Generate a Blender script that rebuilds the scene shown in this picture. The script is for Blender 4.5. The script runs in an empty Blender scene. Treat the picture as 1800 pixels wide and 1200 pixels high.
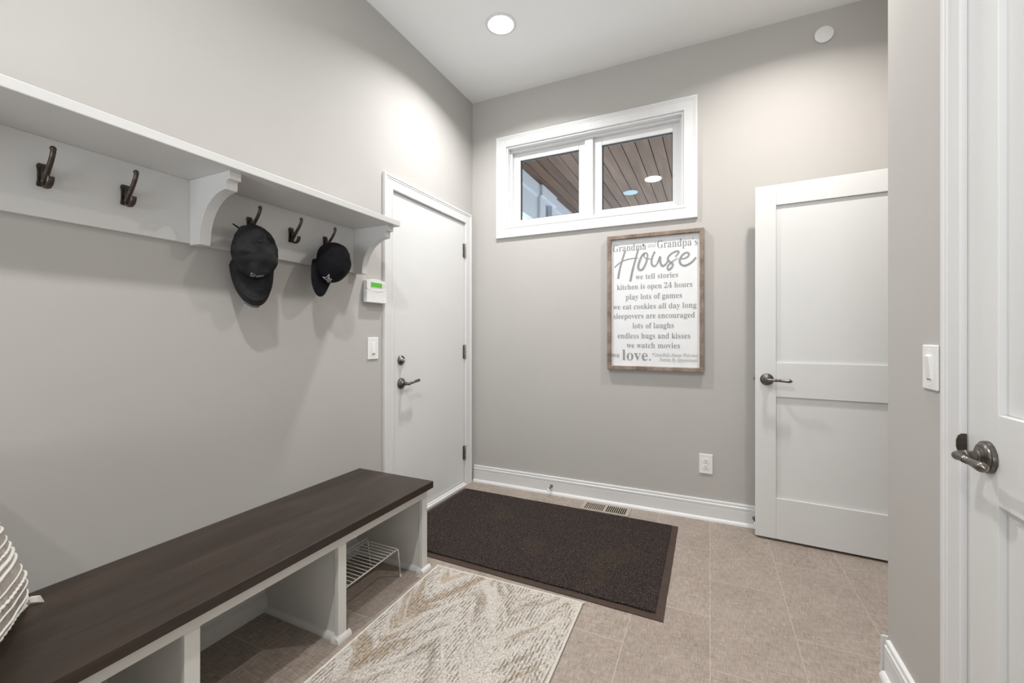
import bpy, bmesh, math, random
from mathutils import Vector, Matrix, noise

random.seed(7)
SC = bpy.context.scene
COL = SC.collection
PI = math.pi

# ------------------------------------------------------------------ camera
cam_d = bpy.data.cameras.new('camera')
cam = bpy.data.objects.new('camera', cam_d)
COL.objects.link(cam)
cam.location = (1.74041, -2.97866, 1.17108)
cam.rotation_euler = (PI / 2, 0, math.radians(24.9786))
cam_d.sensor_fit = 'HORIZONTAL'
cam_d.sensor_width = 36.0
cam_d.lens = 745.2963 / 1800 * 36.0
cam_d.shift_y = -10.5 / 1800
cam_d.clip_start = 0.02
SC.camera = cam

# ------------------------------------------------------------------ world, exposure
SC.view_settings.view_transform = 'Standard'
SC.view_settings.look = 'None'
SC.view_settings.gamma = 1.0
SC.view_settings.exposure = 0.06
SC.view_settings.use_curve_mapping = False
W = bpy.data.worlds.new('world')
SC.world = W
W.use_nodes = True
bg = W.node_tree.nodes['Background']
bg.inputs[0].default_value = (0.86, 0.93, 1.0, 1)
bg.inputs[1].default_value = 1.8

H = 3.048          # ceiling height
YR = -5.2          # rear wall
XR = 2.30          # right wall


def area_lamp(name, loc, rot, power, size, color, spread=180, shape='DISK', size_y=None):
    l = bpy.data.lights.new(name, 'AREA')
    l.shape = shape
    l.size = size
    if size_y:
        l.size_y = size_y
    l.energy = power
    l.color = color
    l.spread = math.radians(spread)
    o = bpy.data.objects.new(name, l)
    o.location = loc
    o.rotation_euler = rot
    COL.objects.link(o)
    return o


LAMPS = [  # x, y, power, colour, spread
    (0.60, -0.69, 20, (1.0, 0.995, 0.985), 142),
    (2.13, -0.69, 18, (1.0, 0.955, 0.905), 148),
    (1.20, -2.60, 22, (1.0, 0.995, 0.985), 176),
    (1.20, -4.30, 18, (1.0, 0.995, 0.985), 170),
]
for i, (lx, ly, pw, lc, sp) in enumerate(LAMPS):
    area_lamp('downlight_lamp', (lx, ly, H - 0.014), (0, 0, 0), pw, 0.10, lc, sp)
# added fill lamp behind the camera, aimed upwards; stands in for daylight
area_lamp('rear_fill_lamp', (1.15, YR - 0.05, 1.35), (math.radians(-128), 0, PI), 48, 1.9, (0.88, 0.95, 1.0), 120, 'RECTANGLE', 1.6)


# ------------------------------------------------------------------ materials
def mat(name, col, rough=0.5, metal=0.0, var=0.0, scale=20.0, bump=0.0, bscale=200.0, spec=None, emit=None, estr=0.0):
    m = bpy.data.materials.new(name)
    m.use_nodes = True
    nt = m.node_tree
    b = nt.nodes['Principled BSDF']
    b.inputs['Base Color'].default_value = (*col, 1)
    b.inputs['Roughness'].default_value = rough
    b.inputs['Metallic'].default_value = metal
    if spec is not None:
        b.inputs['Specular IOR Level'].default_value = spec
    if emit:
        b.inputs['Emission Color'].default_value = (*emit, 1)
        b.inputs['Emission Strength'].default_value = estr
    tc = nt.nodes.new('ShaderNodeTexCoord')
    if var > 0:
        n = nt.nodes.new('ShaderNodeTexNoise')
        n.inputs['Scale'].default_value = scale
        n.inputs['Detail'].default_value = 4
        nt.links.new(tc.outputs['Object'], n.inputs['Vector'])
        r = nt.nodes.new('ShaderNodeValToRGB')
        r.color_ramp.elements[0].position = 0.3
        r.color_ramp.elements[1].position = 0.7
        r.color_ramp.elements[0].color = (*[max(0, c * (1 - var)) for c in col], 1)
        r.color_ramp.elements[1].color = (*[min(1, c * (1 + var)) for c in col], 1)
        nt.links.new(n.outputs['Fac'], r.inputs['Fac'])
        nt.links.new(r.outputs['Color'], b.inputs['Base Color'])
    if bump > 0:
        n2 = nt.nodes.new('ShaderNodeTexNoise')
        n2.inputs['Scale'].default_value = bscale
        n2.inputs['Detail'].default_value = 3
        nt.links.new(tc.outputs['Object'], n2.inputs['Vector'])
        bp = nt.nodes.new('ShaderNodeBump')
        bp.inputs['Strength'].default_value = bump
        bp.inputs['Distance'].default_value = 0.002
        nt.links.new(n2.outputs['Fac'], bp.inputs['Height'])
        nt.links.new(bp.outputs['Normal'], b.inputs['Normal'])
    return m


class NT:
    """small helper for node graphs"""
    def __init__(self, m):
        self.nt = m.node_tree
        self.b = self.nt.nodes['Principled BSDF']

    def n(self, t, **kw):
        o = self.nt.nodes.new(t)
        for k, v in kw.items():
            setattr(o, k, v)
        return o

    def l(self, a, b):
        self.nt.links.new(a, b)

    def math(self, op, a, b=None, c=None):
        o = self.n('ShaderNodeMath', operation=op)
        for i, v in enumerate((a, b, c)):
            if v is None:
                continue
            if isinstance(v, (int, float)):
                o.inputs[i].default_value = v
            else:
                self.l(v, o.inputs[i])
        return o.outputs[0]

    def noise(self, vec, scale, detail=3, rough=0.5, dist=0.0):
        o = self.n('ShaderNodeTexNoise')
        o.inputs['Scale'].default_value = scale
        o.inputs['Detail'].default_value = detail
        o.inputs['Roughness'].default_value = rough
        o.inputs['Distortion'].default_value = dist
        self.l(vec, o.inputs['Vector'])
        return o.outputs['Fac']

    def mapping(self, vec, scale=(1, 1, 1), rot=(0, 0, 0), loc=(0, 0, 0)):
        o = self.n('ShaderNodeMapping')
        o.inputs['Scale'].default_value = scale
        o.inputs['Rotation'].default_value = rot
        o.inputs['Location'].default_value = loc
        self.l(vec, o.inputs['Vector'])
        return o.outputs[0]

    def ramp(self, fac, stops):
        o = self.n('ShaderNodeValToRGB')
        e = o.color_ramp.elements
        while len(e) > 2:
            e.remove(e[-1])
        for i, (p, c) in enumerate(stops):
            if i >= 2:
                e.new(p)
            e[i].position = p
            e[i].color = (*c, 1)
        self.l(fac, o.inputs['Fac'])
        return o.outputs['Color']

    def mix(self, fac, a, b, mode='MIX'):
        o = self.n('ShaderNodeMix', data_type='RGBA', blend_type=mode)
        for s, v in ((o.inputs[0], fac), (o.inputs[6], a), (o.inputs[7], b)):
            if isinstance(v, (int, float)):
                s.default_value = v
            elif isinstance(v, tuple):
                s.default_value = (*v, 1)
            else:
                self.l(v, s)
        return o.outputs[2]

    def bump(self, h, strength, dist=0.002):
        o = self.n('ShaderNodeBump')
        o.inputs['Strength'].default_value = strength
        o.inputs['Distance'].default_value = dist
        self.l(h, o.inputs['Height'])
        self.l(o.outputs['Normal'], self.b.inputs['Normal'])

    def obj(self):
        return self.n('ShaderNodeTexCoord').outputs['Object']

    def geo(self):
        return self.n('ShaderNodeNewGeometry').outputs['Position']


M = {}
M['wall'] = mat('greige_wall_paint', (0.500, 0.482, 0.460), 0.72, var=0.012, scale=3, bump=0.05, bscale=350, spec=0.3)
M['ceiling'] = mat('ceiling_paint', (0.86, 0.86, 0.85), 0.85, bump=0.04, bscale=300, spec=0.2)
M['trim'] = mat('white_trim_paint', (0.73, 0.73, 0.73), 0.38, var=0.01, scale=5)
M['door'] = mat('white_door_paint', (0.725, 0.725, 0.715), 0.42, var=0.012, scale=4)
M['shelf'] = mat('white_shelf_paint', (0.675, 0.67, 0.66), 0.42, var=0.012, scale=6)
M['bench_white'] = mat('white_bench_paint', (0.69, 0.68, 0.65), 0.42, var=0.02, scale=6)
M['plastic'] = mat('white_plastic', (0.84, 0.84, 0.83), 0.3)
M['plastic_grey'] = mat('grey_plastic', (0.6, 0.6, 0.6), 0.4)  # even mid grey for the keypad marks and outlet screw
M['dark'] = mat('dark_void', (0.008, 0.007, 0.006), 1.0, spec=0.0)
M['pewter'] = mat('aged_pewter', (0.16, 0.145, 0.13), 0.3, 0.9, var=0.35, scale=60)
M['bronze'] = mat('dark_bronze', (0.085, 0.068, 0.055), 0.38, 0.75, var=0.3, scale=80)
M['hinge'] = mat('satin_nickel', (0.36, 0.34, 0.31), 0.35, 0.9, var=0.2, scale=80)
M['lens'] = mat('lamp_lens', (0.9, 0.9, 0.9), 0.5, emit=(1, 0.99, 0.97), estr=5)
M['lens_warm'] = mat('warm_lamp_lens', (0.9, 0.9, 0.9), 0.5, emit=(1, 0.88, 0.7), estr=5)
M['lens_blue'] = mat('cool_lamp_lens', (0.30, 0.40, 0.45), 0.5, emit=(0.62, 0.80, 0.9), estr=0.18)
M['lcd'] = mat('green_display', (0.05, 0.2, 0.02), 0.3, emit=(0.10, 0.52, 0.04), estr=0.55)
M['cap_grey'] = mat('washed_charcoal_twill', (0.022, 0.022, 0.024), 0.9, var=0.5, scale=14, bump=0.35, bscale=900, spec=0.2)
M['cap_black'] = mat('black_twill', (0.006, 0.006, 0.008), 0.85, var=0.3, scale=20, bump=0.3, bscale=900, spec=0.2)
M['strap'] = mat('black_webbing', (0.012, 0.012, 0.012), 0.8)
M['strap_grey'] = mat('grey_check_lining', (0.10, 0.11, 0.115), 0.85, var=0.4, scale=120)
M['thread_grey'] = mat('grey_thread', (0.30, 0.30, 0.31), 0.8)
M['thread_white'] = mat('white_thread', (0.75, 0.72, 0.82), 0.8)
M['badge_red'] = mat('red_patch', (0.55, 0.09, 0.06), 0.8)
M['badge_green'] = mat('green_patch', (0.05, 0.16, 0.12), 0.8)
M['sign_board'] = mat('white_sign_board', (0.80, 0.81, 0.82), 0.6, var=0.02, scale=15)
M['sign_text'] = mat('grey_sign_print', (0.29, 0.295, 0.30), 0.7)
M['sign_text_light'] = mat('light_grey_sign_print', (0.36, 0.36, 0.365), 0.7)
M['grout'] = mat('grout', (0.5, 0.45, 0.4), 0.9)
M['mat_border'] = mat('brown_rubber', (0.060, 0.040, 0.031), 0.6, spec=0.25, var=0.15, scale=30)
M['binding'] = mat('cream_binding', (0.62, 0.60, 0.54), 0.9, bump=0.4, bscale=400)
M['wire'] = mat('white_vinyl_wire', (0.78, 0.77, 0.72), 0.35)
M['rubber'] = mat('black_rubber', (0.02, 0.02, 0.02), 0.6)
M['register'] = mat('tan_register', (0.40, 0.345, 0.29), 0.5, var=0.08, scale=40)
M['cord'] = mat('white_yarn', (0.80, 0.78, 0.73), 0.95, bump=0.5, bscale=500)
M['siding'] = mat('pale_exterior_paint', (0.62, 0.66, 0.72), 0.6, var=0.02, scale=4)
M['ext_wall'] = mat('exterior_grey', (0.25, 0.28, 0.31), 0.6)
M['sash_dark'] = mat('dark_glazing_gasket', (0.03, 0.035, 0.04), 0.5)


def make_floor():
    m = mat('linen_porcelain_tile', (0.36, 0.30, 0.25), 0.45)
    g = NT(m)
    p = g.geo()
    sx = g.n('ShaderNodeSeparateXYZ')
    g.l(p, sx.inputs[0])
    X, Y = sx.outputs[0], sx.outputs[1]
    u = g.math('DIVIDE', g.math('SUBTRACT', X, 1.4405), 0.3015)
    row = g.math('FLOOR', u)
    fu = g.math('SUBTRACT', u, row)
    half = g.math('MULTIPLY', g.math('FLOORED_MODULO', row, 2.0), 0.5)
    v = g.math('ADD', g.math('DIVIDE', g.math('ADD', Y, 0.427), 0.6045), half)
    cl = g.math('FLOOR', v)
    fv = g.math('SUBTRACT', v, cl)
    gu = g.math('MAXIMUM', g.math('LESS_THAN', fu, 0.0055), g.math('GREATER_THAN', fu, 0.9965))
    gv = g.math('MAXIMUM', g.math('LESS_THAN', fv, 0.003), g.math('GREATER_THAN', fv, 0.998))
    gr = g.math('MAXIMUM', gu, gv)
    w = g.n('ShaderNodeTexWhiteNoise', noise_dimensions='2D')
    cv = g.n('ShaderNodeCombineXYZ')
    g.l(row, cv.inputs[0])
    g.l(cl, cv.inputs[1])
    g.l(cv.outputs[0], w.inputs['Vector'])
    wv = w.outputs['Value']
    # woven threads: streaks both ways
    off = g.n('ShaderNodeVectorMath', operation='ADD')
    wc = g.n('ShaderNodeVectorMath', operation='SCALE')
    g.l(w.outputs['Color'], wc.inputs[0])
    wc.inputs['Scale'].default_value = 7.0
    g.l(p, off.inputs[0])
    g.l(wc.outputs[0], off.inputs[1])
    a = g.noise(g.mapping(off.outputs[0], (330, 26, 1)), 1.0, 2)
    b = g.noise(g.mapping(off.outputs[0], (26, 330, 1)), 1.0, 2)
    c = g.noise(off.outputs[0], 5.0, 4, 0.6)
    s = g.math('ADD', g.math('ADD', g.math('MULTIPLY', a, 0.42), g.math('MULTIPLY', b, 0.42)), g.math('MULTIPLY', c, 0.16))
    s = g.math('ADD', s, g.math('MULTIPLY', g.math('SUBTRACT', wv, 0.5), 0.02))
    col = g.ramp(s, [(0.33, (0.185, 0.145, 0.118)), (0.50, (0.325, 0.268, 0.226)), (0.68, (0.47, 0.41, 0.36))])
    col = g.mix(gr, col, (0.46, 0.40, 0.34))
    g.l(col, g.b.inputs['Base Color'])
    g.bump(g.math('SUBTRACT', s, g.math('MULTIPLY', gr, 0.5)), 0.25, 0.001)
    return m


def make_bench_wood():
    m = mat('espresso_stained_maple', (0.05, 0.04, 0.034), 0.42)
    g = NT(m)
    o = g.obj()
    a = g.noise(g.mapping(o, (9, 1.2, 9)), 1.0, 5, 0.6, 0.6)
    b = g.noise(g.mapping(o, (160, 6, 160)), 1.0, 3)
    c = g.noise(o, 260, 2)
    s = g.math('ADD', g.math('MULTIPLY', a, 0.7), g.math('MULTIPLY', b, 0.3))
    col = g.ramp(s, [(0.34, (0.022, 0.015, 0.012)), (0.54, (0.042, 0.029, 0.022)), (0.74, (0.090, 0.060, 0.042))])
    sp = g.math('GREATER_THAN', c, 0.76)
    col = g.mix(g.math('MULTIPLY', sp, 0.35), col, (0.25, 0.21, 0.18))
    g.l(col, g.b.inputs['Base Color'])
    g.b.inputs['Roughness'].default_value = 0.40
    g.b.inputs['Specular IOR Level'].default_value = 0.35
    g.bump(b, 0.08, 0.001)
    return m


def make_mat_pile():
    m = mat('brown_loop_pile', (0.06, 0.05, 0.045), 0.95)
    g = NT(m)
    o = g.obj()
    a = g.noise(o, 210, 4, 0.75)
    b = g.noise(o, 3.0, 3)
    col = g.ramp(a, [(0.38, (0.012, 0.009, 0.008)), (0.52, (0.040, 0.030, 0.027)), (0.60, (0.10, 0.080, 0.072)), (0.68, (0.30, 0.26, 0.24))])
    col = g.mix(g.math('MULTIPLY', g.math('GREATER_THAN', b, 0.60), 0.12), col, (0.11, 0.075, 0.04))
    g.l(col, g.b.inputs['Base Color'])
    g.b.inputs['Specular IOR Level'].default_value = 0.1
    g.bump(a, 1.0, 0.006)
    return m


def make_rug():
    m = mat('cream_ribbed_rug', (0.6, 0.55, 0.48), 0.95)
    g = NT(m)
    o = g.obj()
    sx = g.n('ShaderNodeSeparateXYZ')
    g.l(o, sx.inputs[0])
    X, Y = sx.outputs[0], sx.outputs[1]
    # loose zig-zag field that steers the worn patches
    warp = g.noise(g.mapping(o, (2.6, 2.6, 1)), 1.0, 3)
    zz = g.math('MULTIPLY', g.math('PINGPONG', g.math('ADD', X, 0.07), 0.19), 1.35)
    t = g.math('ADD', g.math('ADD', Y, zz), g.math('MULTIPLY', warp, 0.22))
    cv = g.n('ShaderNodeCombineXYZ')
    g.l(g.math('MULTIPLY', X, 5.5), cv.inputs[0])
    g.l(g.math('MULTIPLY', t, 9.0), cv.inputs[1])
    n1 = g.noise(cv.outputs[0], 0.9, 4, 0.62, 0.5)
    n2 = g.noise(g.mapping(cv.outputs[0], loc=(11, 5, 2)), 0.85, 4, 0.6, 0.6)
    n3 = g.noise(g.mapping(cv.outputs[0], loc=(31, 15, 2)), 0.8, 4, 0.6, 0.6)
    fine = g.noise(o, 190, 4, 0.75)
    grain = g.noise(g.mapping(o, (240, 70, 1)), 1.0, 3, 0.7)
    # short ribs along the length
    wob = g.noise(g.mapping(o, (7, 5, 1)), 1.0, 2)
    rib = g.math('FRACT', g.math('ADD', g.math('DIVIDE', X, 0.0135), g.math('MULTIPLY', wob, 1.4)))
    dash = g.noise(g.mapping(o, (90, 26, 1)), 1.0, 3, 0.65)
    line = g.math('MULTIPLY', g.math('LESS_THAN', rib, 0.42), g.math('GREATER_THAN', dash, 0.48))
    pr = g.ramp(n1, [(0.445, (0, 0, 0)), (0.53, (1, 1, 1))])
    lm = g.math('MULTIPLY', line, pr)
    base = g.ramp(fine, [(0.34, (0.33, 0.29, 0.25)), (0.48, (0.56, 0.515, 0.465)), (0.62, (0.72, 0.68, 0.635))])
    tan = g.ramp(n2, [(0.585, (0, 0, 0)), (0.635, (1, 1, 1))])
    tanf = g.math('MULTIPLY', tan, g.math('ADD', 0.30, g.math('MULTIPLY', g.math('GREATER_THAN', grain, 0.49), 0.5)))
    col = g.mix(tanf, base, (0.30, 0.21, 0.12))
    grey = g.ramp(n3, [(0.57, (0, 0, 0)), (0.66, (1, 1, 1))])
    greyf = g.math('MULTIPLY', grey, g.math('ADD', 0.12, g.math('MULTIPLY', g.math('GREATER_THAN', grain, 0.47), 0.62)))
    col = g.mix(greyf, col, (0.23, 0.19, 0.135))
    col = g.mix(g.math('MULTIPLY', lm, 0.70), col, (0.13, 0.10, 0.075))
    sp = g.math('GREATER_THAN', g.noise(g.mapping(o, (260, 80, 1), loc=(4, 1, 0)), 1.0, 3), 0.60)
    col = g.mix(g.math('MULTIPLY', sp, 0.45), col, (0.22, 0.18, 0.14))
    g.l(col, g.b.inputs['Base Color'])
    g.b.inputs['Specular IOR Level'].default_value = 0.1
    h = g.math('SUBTRACT', fine, g.math('MULTIPLY', lm, 0.8))
    g.bump(h, 0.7, 0.004)
    return m


def make_frame_wood():
    m = mat('weathered_frame_wood', (0.3, 0.22, 0.16), 0.75)
    g = NT(m)
    o = g.obj()
    a = g.noise(g.mapping(o, (14, 14, 14)), 1.0, 4, 0.6)
    b = g.noise(o, 120, 3)
    s = g.math('ADD', g.math('MULTIPLY', a, 0.7), g.math('MULTIPLY', b, 0.3))
    col = g.ramp(s, [(0.32, (0.12, 0.085, 0.065)), (0.50, (0.235, 0.178, 0.138)), (0.62, (0.32, 0.255, 0.21)), (0.75, (0.50, 0.44, 0.39))])
    g.l(col, g.b.inputs['Base Color'])
    g.bump(b, 0.2)
    return m


def make_porch_wood():
    m = mat('stained_porch_boards', (0.2, 0.14, 0.1), 0.45)
    g = NT(m)
    o = g.geo()
    sx = g.n('ShaderNodeSeparateXYZ')
    g.l(o, sx.inputs[0])
    k = g.math('FLOOR', g.math('DIVIDE', g.math('ADD', sx.outputs[0], 0.141), 0.133))
    w = g.n('ShaderNodeTexWhiteNoise', noise_dimensions='1D')
    g.l(k, w.inputs['W'])
    a = g.noise(g.mapping(o, (14, 1.2, 10)), 1.0, 4, 0.6, 0.4)
    s = g.math('ADD', g.math('MULTIPLY', a, 0.8), g.math('MULTIPLY', w.outputs['Value'], 0.25))
    col = g.ramp(s, [(0.3, (0.080, 0.042, 0.026)), (0.55, (0.135, 0.080, 0.052)), (0.8, (0.20, 0.13, 0.088))])
    g.l(col, g.b.inputs['Base Color'])
    g.b.inputs['Specular IOR Level'].default_value = 0.2
    return m


def make_pillow():
    m = mat('woven_oatmeal_cotton', (0.4, 0.36, 0.31), 0.95)
    g = NT(m)
    o = g.obj()
    a = g.noise(g.mapping(o, (700, 700, 700)), 1.0, 2)
    b = g.noise(o, 40, 3)
    s = g.math('ADD', g.math('MULTIPLY', a, 0.6), g.math('MULTIPLY', b, 0.4))
    col = g.ramp(s, [(0.36, (0.22, 0.19, 0.16)), (0.52, (0.40, 0.36, 0.315)), (0.7, (0.58, 0.54, 0.49))])
    g.l(col, g.b.inputs['Base Color'])
    g.bump(a, 0.6, 0.003)
    return m


def make_glass():
    m = bpy.data.materials.new('window_glass')
    m.use_nodes = True
    nt = m.node_tree
    nt.nodes.remove(nt.nodes['Principled BSDF'])
    out = nt.nodes['Material Output']
    t = nt.nodes.new('ShaderNodeBsdfTransparent')
    t.inputs[0].default_value = (0.93, 0.95, 0.95, 1)
    gl = nt.nodes.new('ShaderNodeBsdfGlossy')
    gl.inputs['Roughness'].default_value = 0.3
    fr = nt.nodes.new('ShaderNodeFresnel')
    fr.inputs[0].default_value = 1.12
    mx = nt.nodes.new('ShaderNodeMixShader')
    nt.links.new(fr.outputs[0], mx.inputs[0])
    nt.links.new(t.outputs[0], mx.inputs[1])
    nt.links.new(gl.outputs[0], mx.inputs[2])
    nt.links.new(mx.outputs[0], out.inputs['Surface'])
    return m


M['floor'] = make_floor()
M['wood'] = make_bench_wood()
M['pile'] = make_mat_pile()
M['rug'] = make_rug()
M['frame'] = make_frame_wood()
M['porch'] = make_porch_wood()
M['pillow'] = make_pillow()
M['glass'] = make_glass()


# ------------------------------------------------------------------ mesh helpers
class MB:
    """collects shapes in world coordinates and links them as one mesh object"""
    def __init__(self, xf=None):
        self.v, self.f, self.xf = [], [], xf

    def add(self, vs, fs):
        n = len(self.v)
        for p in vs:
            p = Vector(p)
            self.v.append(self.xf @ p if self.xf else p)
        self.f += [tuple(i + n for i in f) for f in fs]
        return self

    def box(self, x0, x1, y0, y1, z0, z1):
        vs = [(x, y, z) for x in (x0, x1) for y in (y0, y1) for z in (z0, z1)]
        return self.add(vs, [(0, 1, 3, 2), (4, 6, 7, 5), (0, 4, 5, 1), (2, 3, 7, 6), (0, 2, 6, 4), (1, 5, 7, 3)])

    def tube(self, pts, rad, seg=10, flat=1.0, up=None, cap=True):
        pts = [Vector(p) for p in pts]
        n = len(pts)
        if isinstance(rad, (int, float)):
            rad = [rad] * n
        vs, fs = [], []
        prev = None
        for i, p in enumerate(pts):
            d = (pts[min(i + 1, n - 1)] - pts[max(i - 1, 0)])
            d = d.normalized() if d.length > 1e-9 else Vector((0, 0, 1))
            if prev is None:
                a = Vector(up) if up else (Vector((0, 0, 1)) if abs(d.z) < 0.9 else Vector((1, 0, 0)))
            else:
                a = prev
            a = (a - d * a.dot(d))
            a = a.normalized() if a.length > 1e-6 else d.orthogonal().normalized()
            prev = a
            b = d.cross(a)
            for k in range(seg):
                t = 2 * PI * k / seg
                vs.append(p + a * (math.cos(t) * rad[i] * flat) + b * (math.sin(t) * rad[i]))
        for i in range(n - 1):
            for k in range(seg):
                k2 = (k + 1) % seg
                fs.append((i * seg + k, i * seg + k2, (i + 1) * seg + k2, (i + 1) * seg + k))
        if cap:
            fs.append(tuple(range(seg))[::-1])
            fs.append(tuple((n - 1) * seg + k for k in range(seg)))
        return self.add(vs, fs)

    def lathe(self, prof, origin, axis, seg=32):
        """prof: list of (distance along axis, radius)"""
        ax = Vector(axis).normalized()
        a = ax.orthogonal().normalized()
        b = ax.cross(a)
        o = Vector(origin)
        vs, fs = [], []
        for (h, r) in prof:
            for k in range(seg):
                t = 2 * PI * k / seg
                vs.append(o + ax * h + (a * math.cos(t) + b * math.sin(t)) * max(r, 1e-5))
        n = len(prof)
        for i in range(n - 1):
            for k in range(seg):
                k2 = (k + 1) % seg
                fs.append((i * seg + k, i * seg + k2, (i + 1) * seg + k2, (i + 1) * seg + k))
        fs.append(tuple(range(seg))[::-1])
        fs.append(tuple((n - 1) * seg + k for k in range(seg)))
        return self.add(vs, fs)

    def prism(self, poly, vec, ):
        """poly: list of 3-D points (planar), extruded by vec"""
        n = len(poly)
        vec = Vector(vec)
        vs = [Vector(p) for p in poly] + [Vector(p) + vec for p in poly]
        fs = [tuple(range(n))[::-1], tuple(range(n, 2 * n))]
        for i in range(n):
            j = (i + 1) % n
            fs.append((i, j, n + j, n + i))
        return self.add(vs, fs)

    def casing(self, corners, out_dirs, nrm, prof, closed):
        """mitred moulding. corners: inner corner points; out_dirs: mitre vector per corner (outward, unit per width); prof: (w, d) list"""
        nrm = Vector(nrm)
        m = len(prof)
        vs, fs = [], []
        for c, o in zip(corners, out_dirs):
            for (w, d) in prof:
                vs.append(Vector(c) + Vector(o) * w + nrm * d)
        n = len(corners)
        rng = range(n) if closed else range(n - 1)
        for i in rng:
            j = (i + 1) % n
            for k in range(m):
                k2 = (k + 1) % m
                fs.append((i * m + k, i * m + k2, j * m + k2, j * m + k))
        if not closed:
            fs.append(tuple(range(m))[::-1])
            fs.append(tuple((n - 1) * m + k for k in range(m)))
        return self.add(vs, fs)

    def build(self, name, m, parent=None, bevel=0.0, smooth=None, seg=2, solid=0.0, base=None):
        me = bpy.data.meshes.new(name)
        if parent is not None:
            org = Vector(parent['_org'])
        elif base is not None:
            org = Vector(base)
        else:
            xs = [p.x for p in self.v]; ys = [p.y for p in self.v]; zs = [p.z for p in self.v]
            org = Vector(((min(xs) + max(xs)) / 2, (min(ys) + max(ys)) / 2, min(zs)))
        me.from_pydata([tuple(p - org) for p in self.v], [], self.f)
        bm = bmesh.new()
        bm.from_mesh(me)
        bmesh.ops.recalc_face_normals(bm, faces=bm.faces[:])
        bm.to_mesh(me)
        bm.free()
        me.materials.append(m)
        o = bpy.data.objects.new(name, me)
        COL.objects.link(o)
        o['_org'] = tuple(org)
        if parent is not None:
            o.parent = parent
        else:
            o.location = org
        if solid:
            s = o.modifiers.new('solid', 'SOLIDIFY')
            s.thickness = solid
            s.offset = 0
        if bevel:
            b = o.modifiers.new('bevel', 'BEVEL')
            b.width = bevel
            b.segments = seg
            b.limit_method = 'ANGLE'
            b.angle_limit = math.radians(40)
        if smooth:
            for p in me.polygons:
                p.use_smooth = True
            if smooth is not True:
                try:
                    me.set_sharp_from_angle(angle=math.radians(smooth))
                except Exception:
                    pass
        return o


def thing(name, loc, label, cat, group=None, kind=None):
    o = bpy.data.objects.new(name, None)
    o.empty_display_size = 0.05
    o.location = loc
    COL.objects.link(o)
    o['_org'] = tuple(loc)
    return tag(o, label, cat, group, kind)


def tag(o, label, cat, group=None, kind=None):
    o['label'] = label
    o['category'] = cat
    if group:
        o['group'] = group
    if kind:
        o['kind'] = kind
    return o


def arc(cx, cy, r, a0, a1, n):
    return [(cx + r * math.cos(math.radians(a0 + (a1 - a0) * i / n)), cy + r * math.sin(math.radians(a0 + (a1 - a0) * i / n))) for i in range(n + 1)]


# ------------------------------------------------------------------ room shell
D1 = (-0.958, -0.126, 2.053)      # door_1 opening y0, y1, top
w = MB()
w.box(-0.12, 0, YR - 0.15, D1[0], 0, H)
w.box(-0.12, 0, D1[0], D1[1], D1[2], H)
w.box(-0.12, 0, D1[1], 0.14, 0, H)
tag(w.build('wall_left', M['wall']), 'long greige left wall behind the bench and hook shelf', 'wall', kind='structure')

WX0, WX1, WZ0, WZ1 = 0.306, 1.588, 2.012, 2.634   # window opening
w = MB()
w.box(0, WX0, 0, 0.14, 0, H)
w.box(WX1, 3.9, 0, 0.14, 0, H)
w.box(WX0, WX1, 0, 0.14, 0, WZ0)
w.box(WX0, WX1, 0, 0.14, WZ1, H)
tag(w.build('wall_back', M['wall']), 'greige end wall holding the high window and framed sign', 'wall', kind='structure')

D3 = (-2.43, -1.604, 2.05)
w = MB()
w.box(XR, XR + 0.12, D3[1], -1.10, 0, H)
w.box(XR, XR + 0.12, D3[0], D3[1], D3[2], H)
w.box(XR, XR + 0.12, YR - 0.15, D3[0], 0, H)
tag(w.build('wall_right', M['wall']), 'near greige wall stub on the right with a light switch', 'wall', kind='structure')

w = MB()                                           # alcove beyond the corner, with the doorway of door_2
w.box(2.82, 2.94, -0.20, 0, 0, H)
w.box(2.82, 2.94, -1.04, -0.20, 2.05, H)
w.box(2.82, 2.94, -1.22, -1.04, 0, H)
w.box(XR + 0.12, 2.94, -1.22, -1.10, 0, H)
w.box(3.8, 3.9, -1.5, 0, 0, H)
w.box(2.94, 3.9, -1.5, -1.38, 0, H)
tag(w.build('wall_alcove', M['wall']), 'greige wall around the doorway of the open white door', 'wall', kind='structure')

w = MB()
w.box(-0.12, 0.15, YR - 0.12, YR, 0, H)
w.box(2.15, XR + 0.12, YR - 0.12, YR, 0, H)
w.box(0.15, 2.15, YR - 0.12, YR, 0, 0.35)
w.box(0.15, 2.15, YR - 0.12, YR, 2.75, H)
w.box(0.15, 2.15, YR - 0.14, YR - 0.11, 0.35, 2.75)          # opaque panel added to keep sky light out of the rear opening
tag(w.build('wall_rear', M['wall']), 'greige wall behind the camera around a closed-off opening', 'wall', kind='structure')

tag(MB().box(-0.3, 3.9, YR - 0.15, 0.14, -0.08, 0).build('floor', M['floor']), 'taupe linen look tile floor with thin pale grout', 'floor', kind='structure')
tag(MB().box(-0.3, 3.9, YR - 0.15, 0.14, H, H + 0.08).build('ceiling', M['ceiling']), 'plain white flat ceiling', 'ceiling', kind='structure')


# baseboards ---------------------------------------------------------------
BB = [(0, 0), (0.0145, 0), (0.0145, 0.088), (0.0125, 0.092), (0.0155, 0.096), (0.0155, 0.108), (0.011, 0.112), (0.010, 0.116), (0.0125, 0.119), (0.011, 0.127), (0, 0.129)]
SHOE = [(0.0140, 0)] + [(0.0140 + 0.016 * math.cos(math.radians(a)), 0.020 * math.sin(math.radians(a))) for a in (0, 22, 45, 68, 90)]


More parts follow.
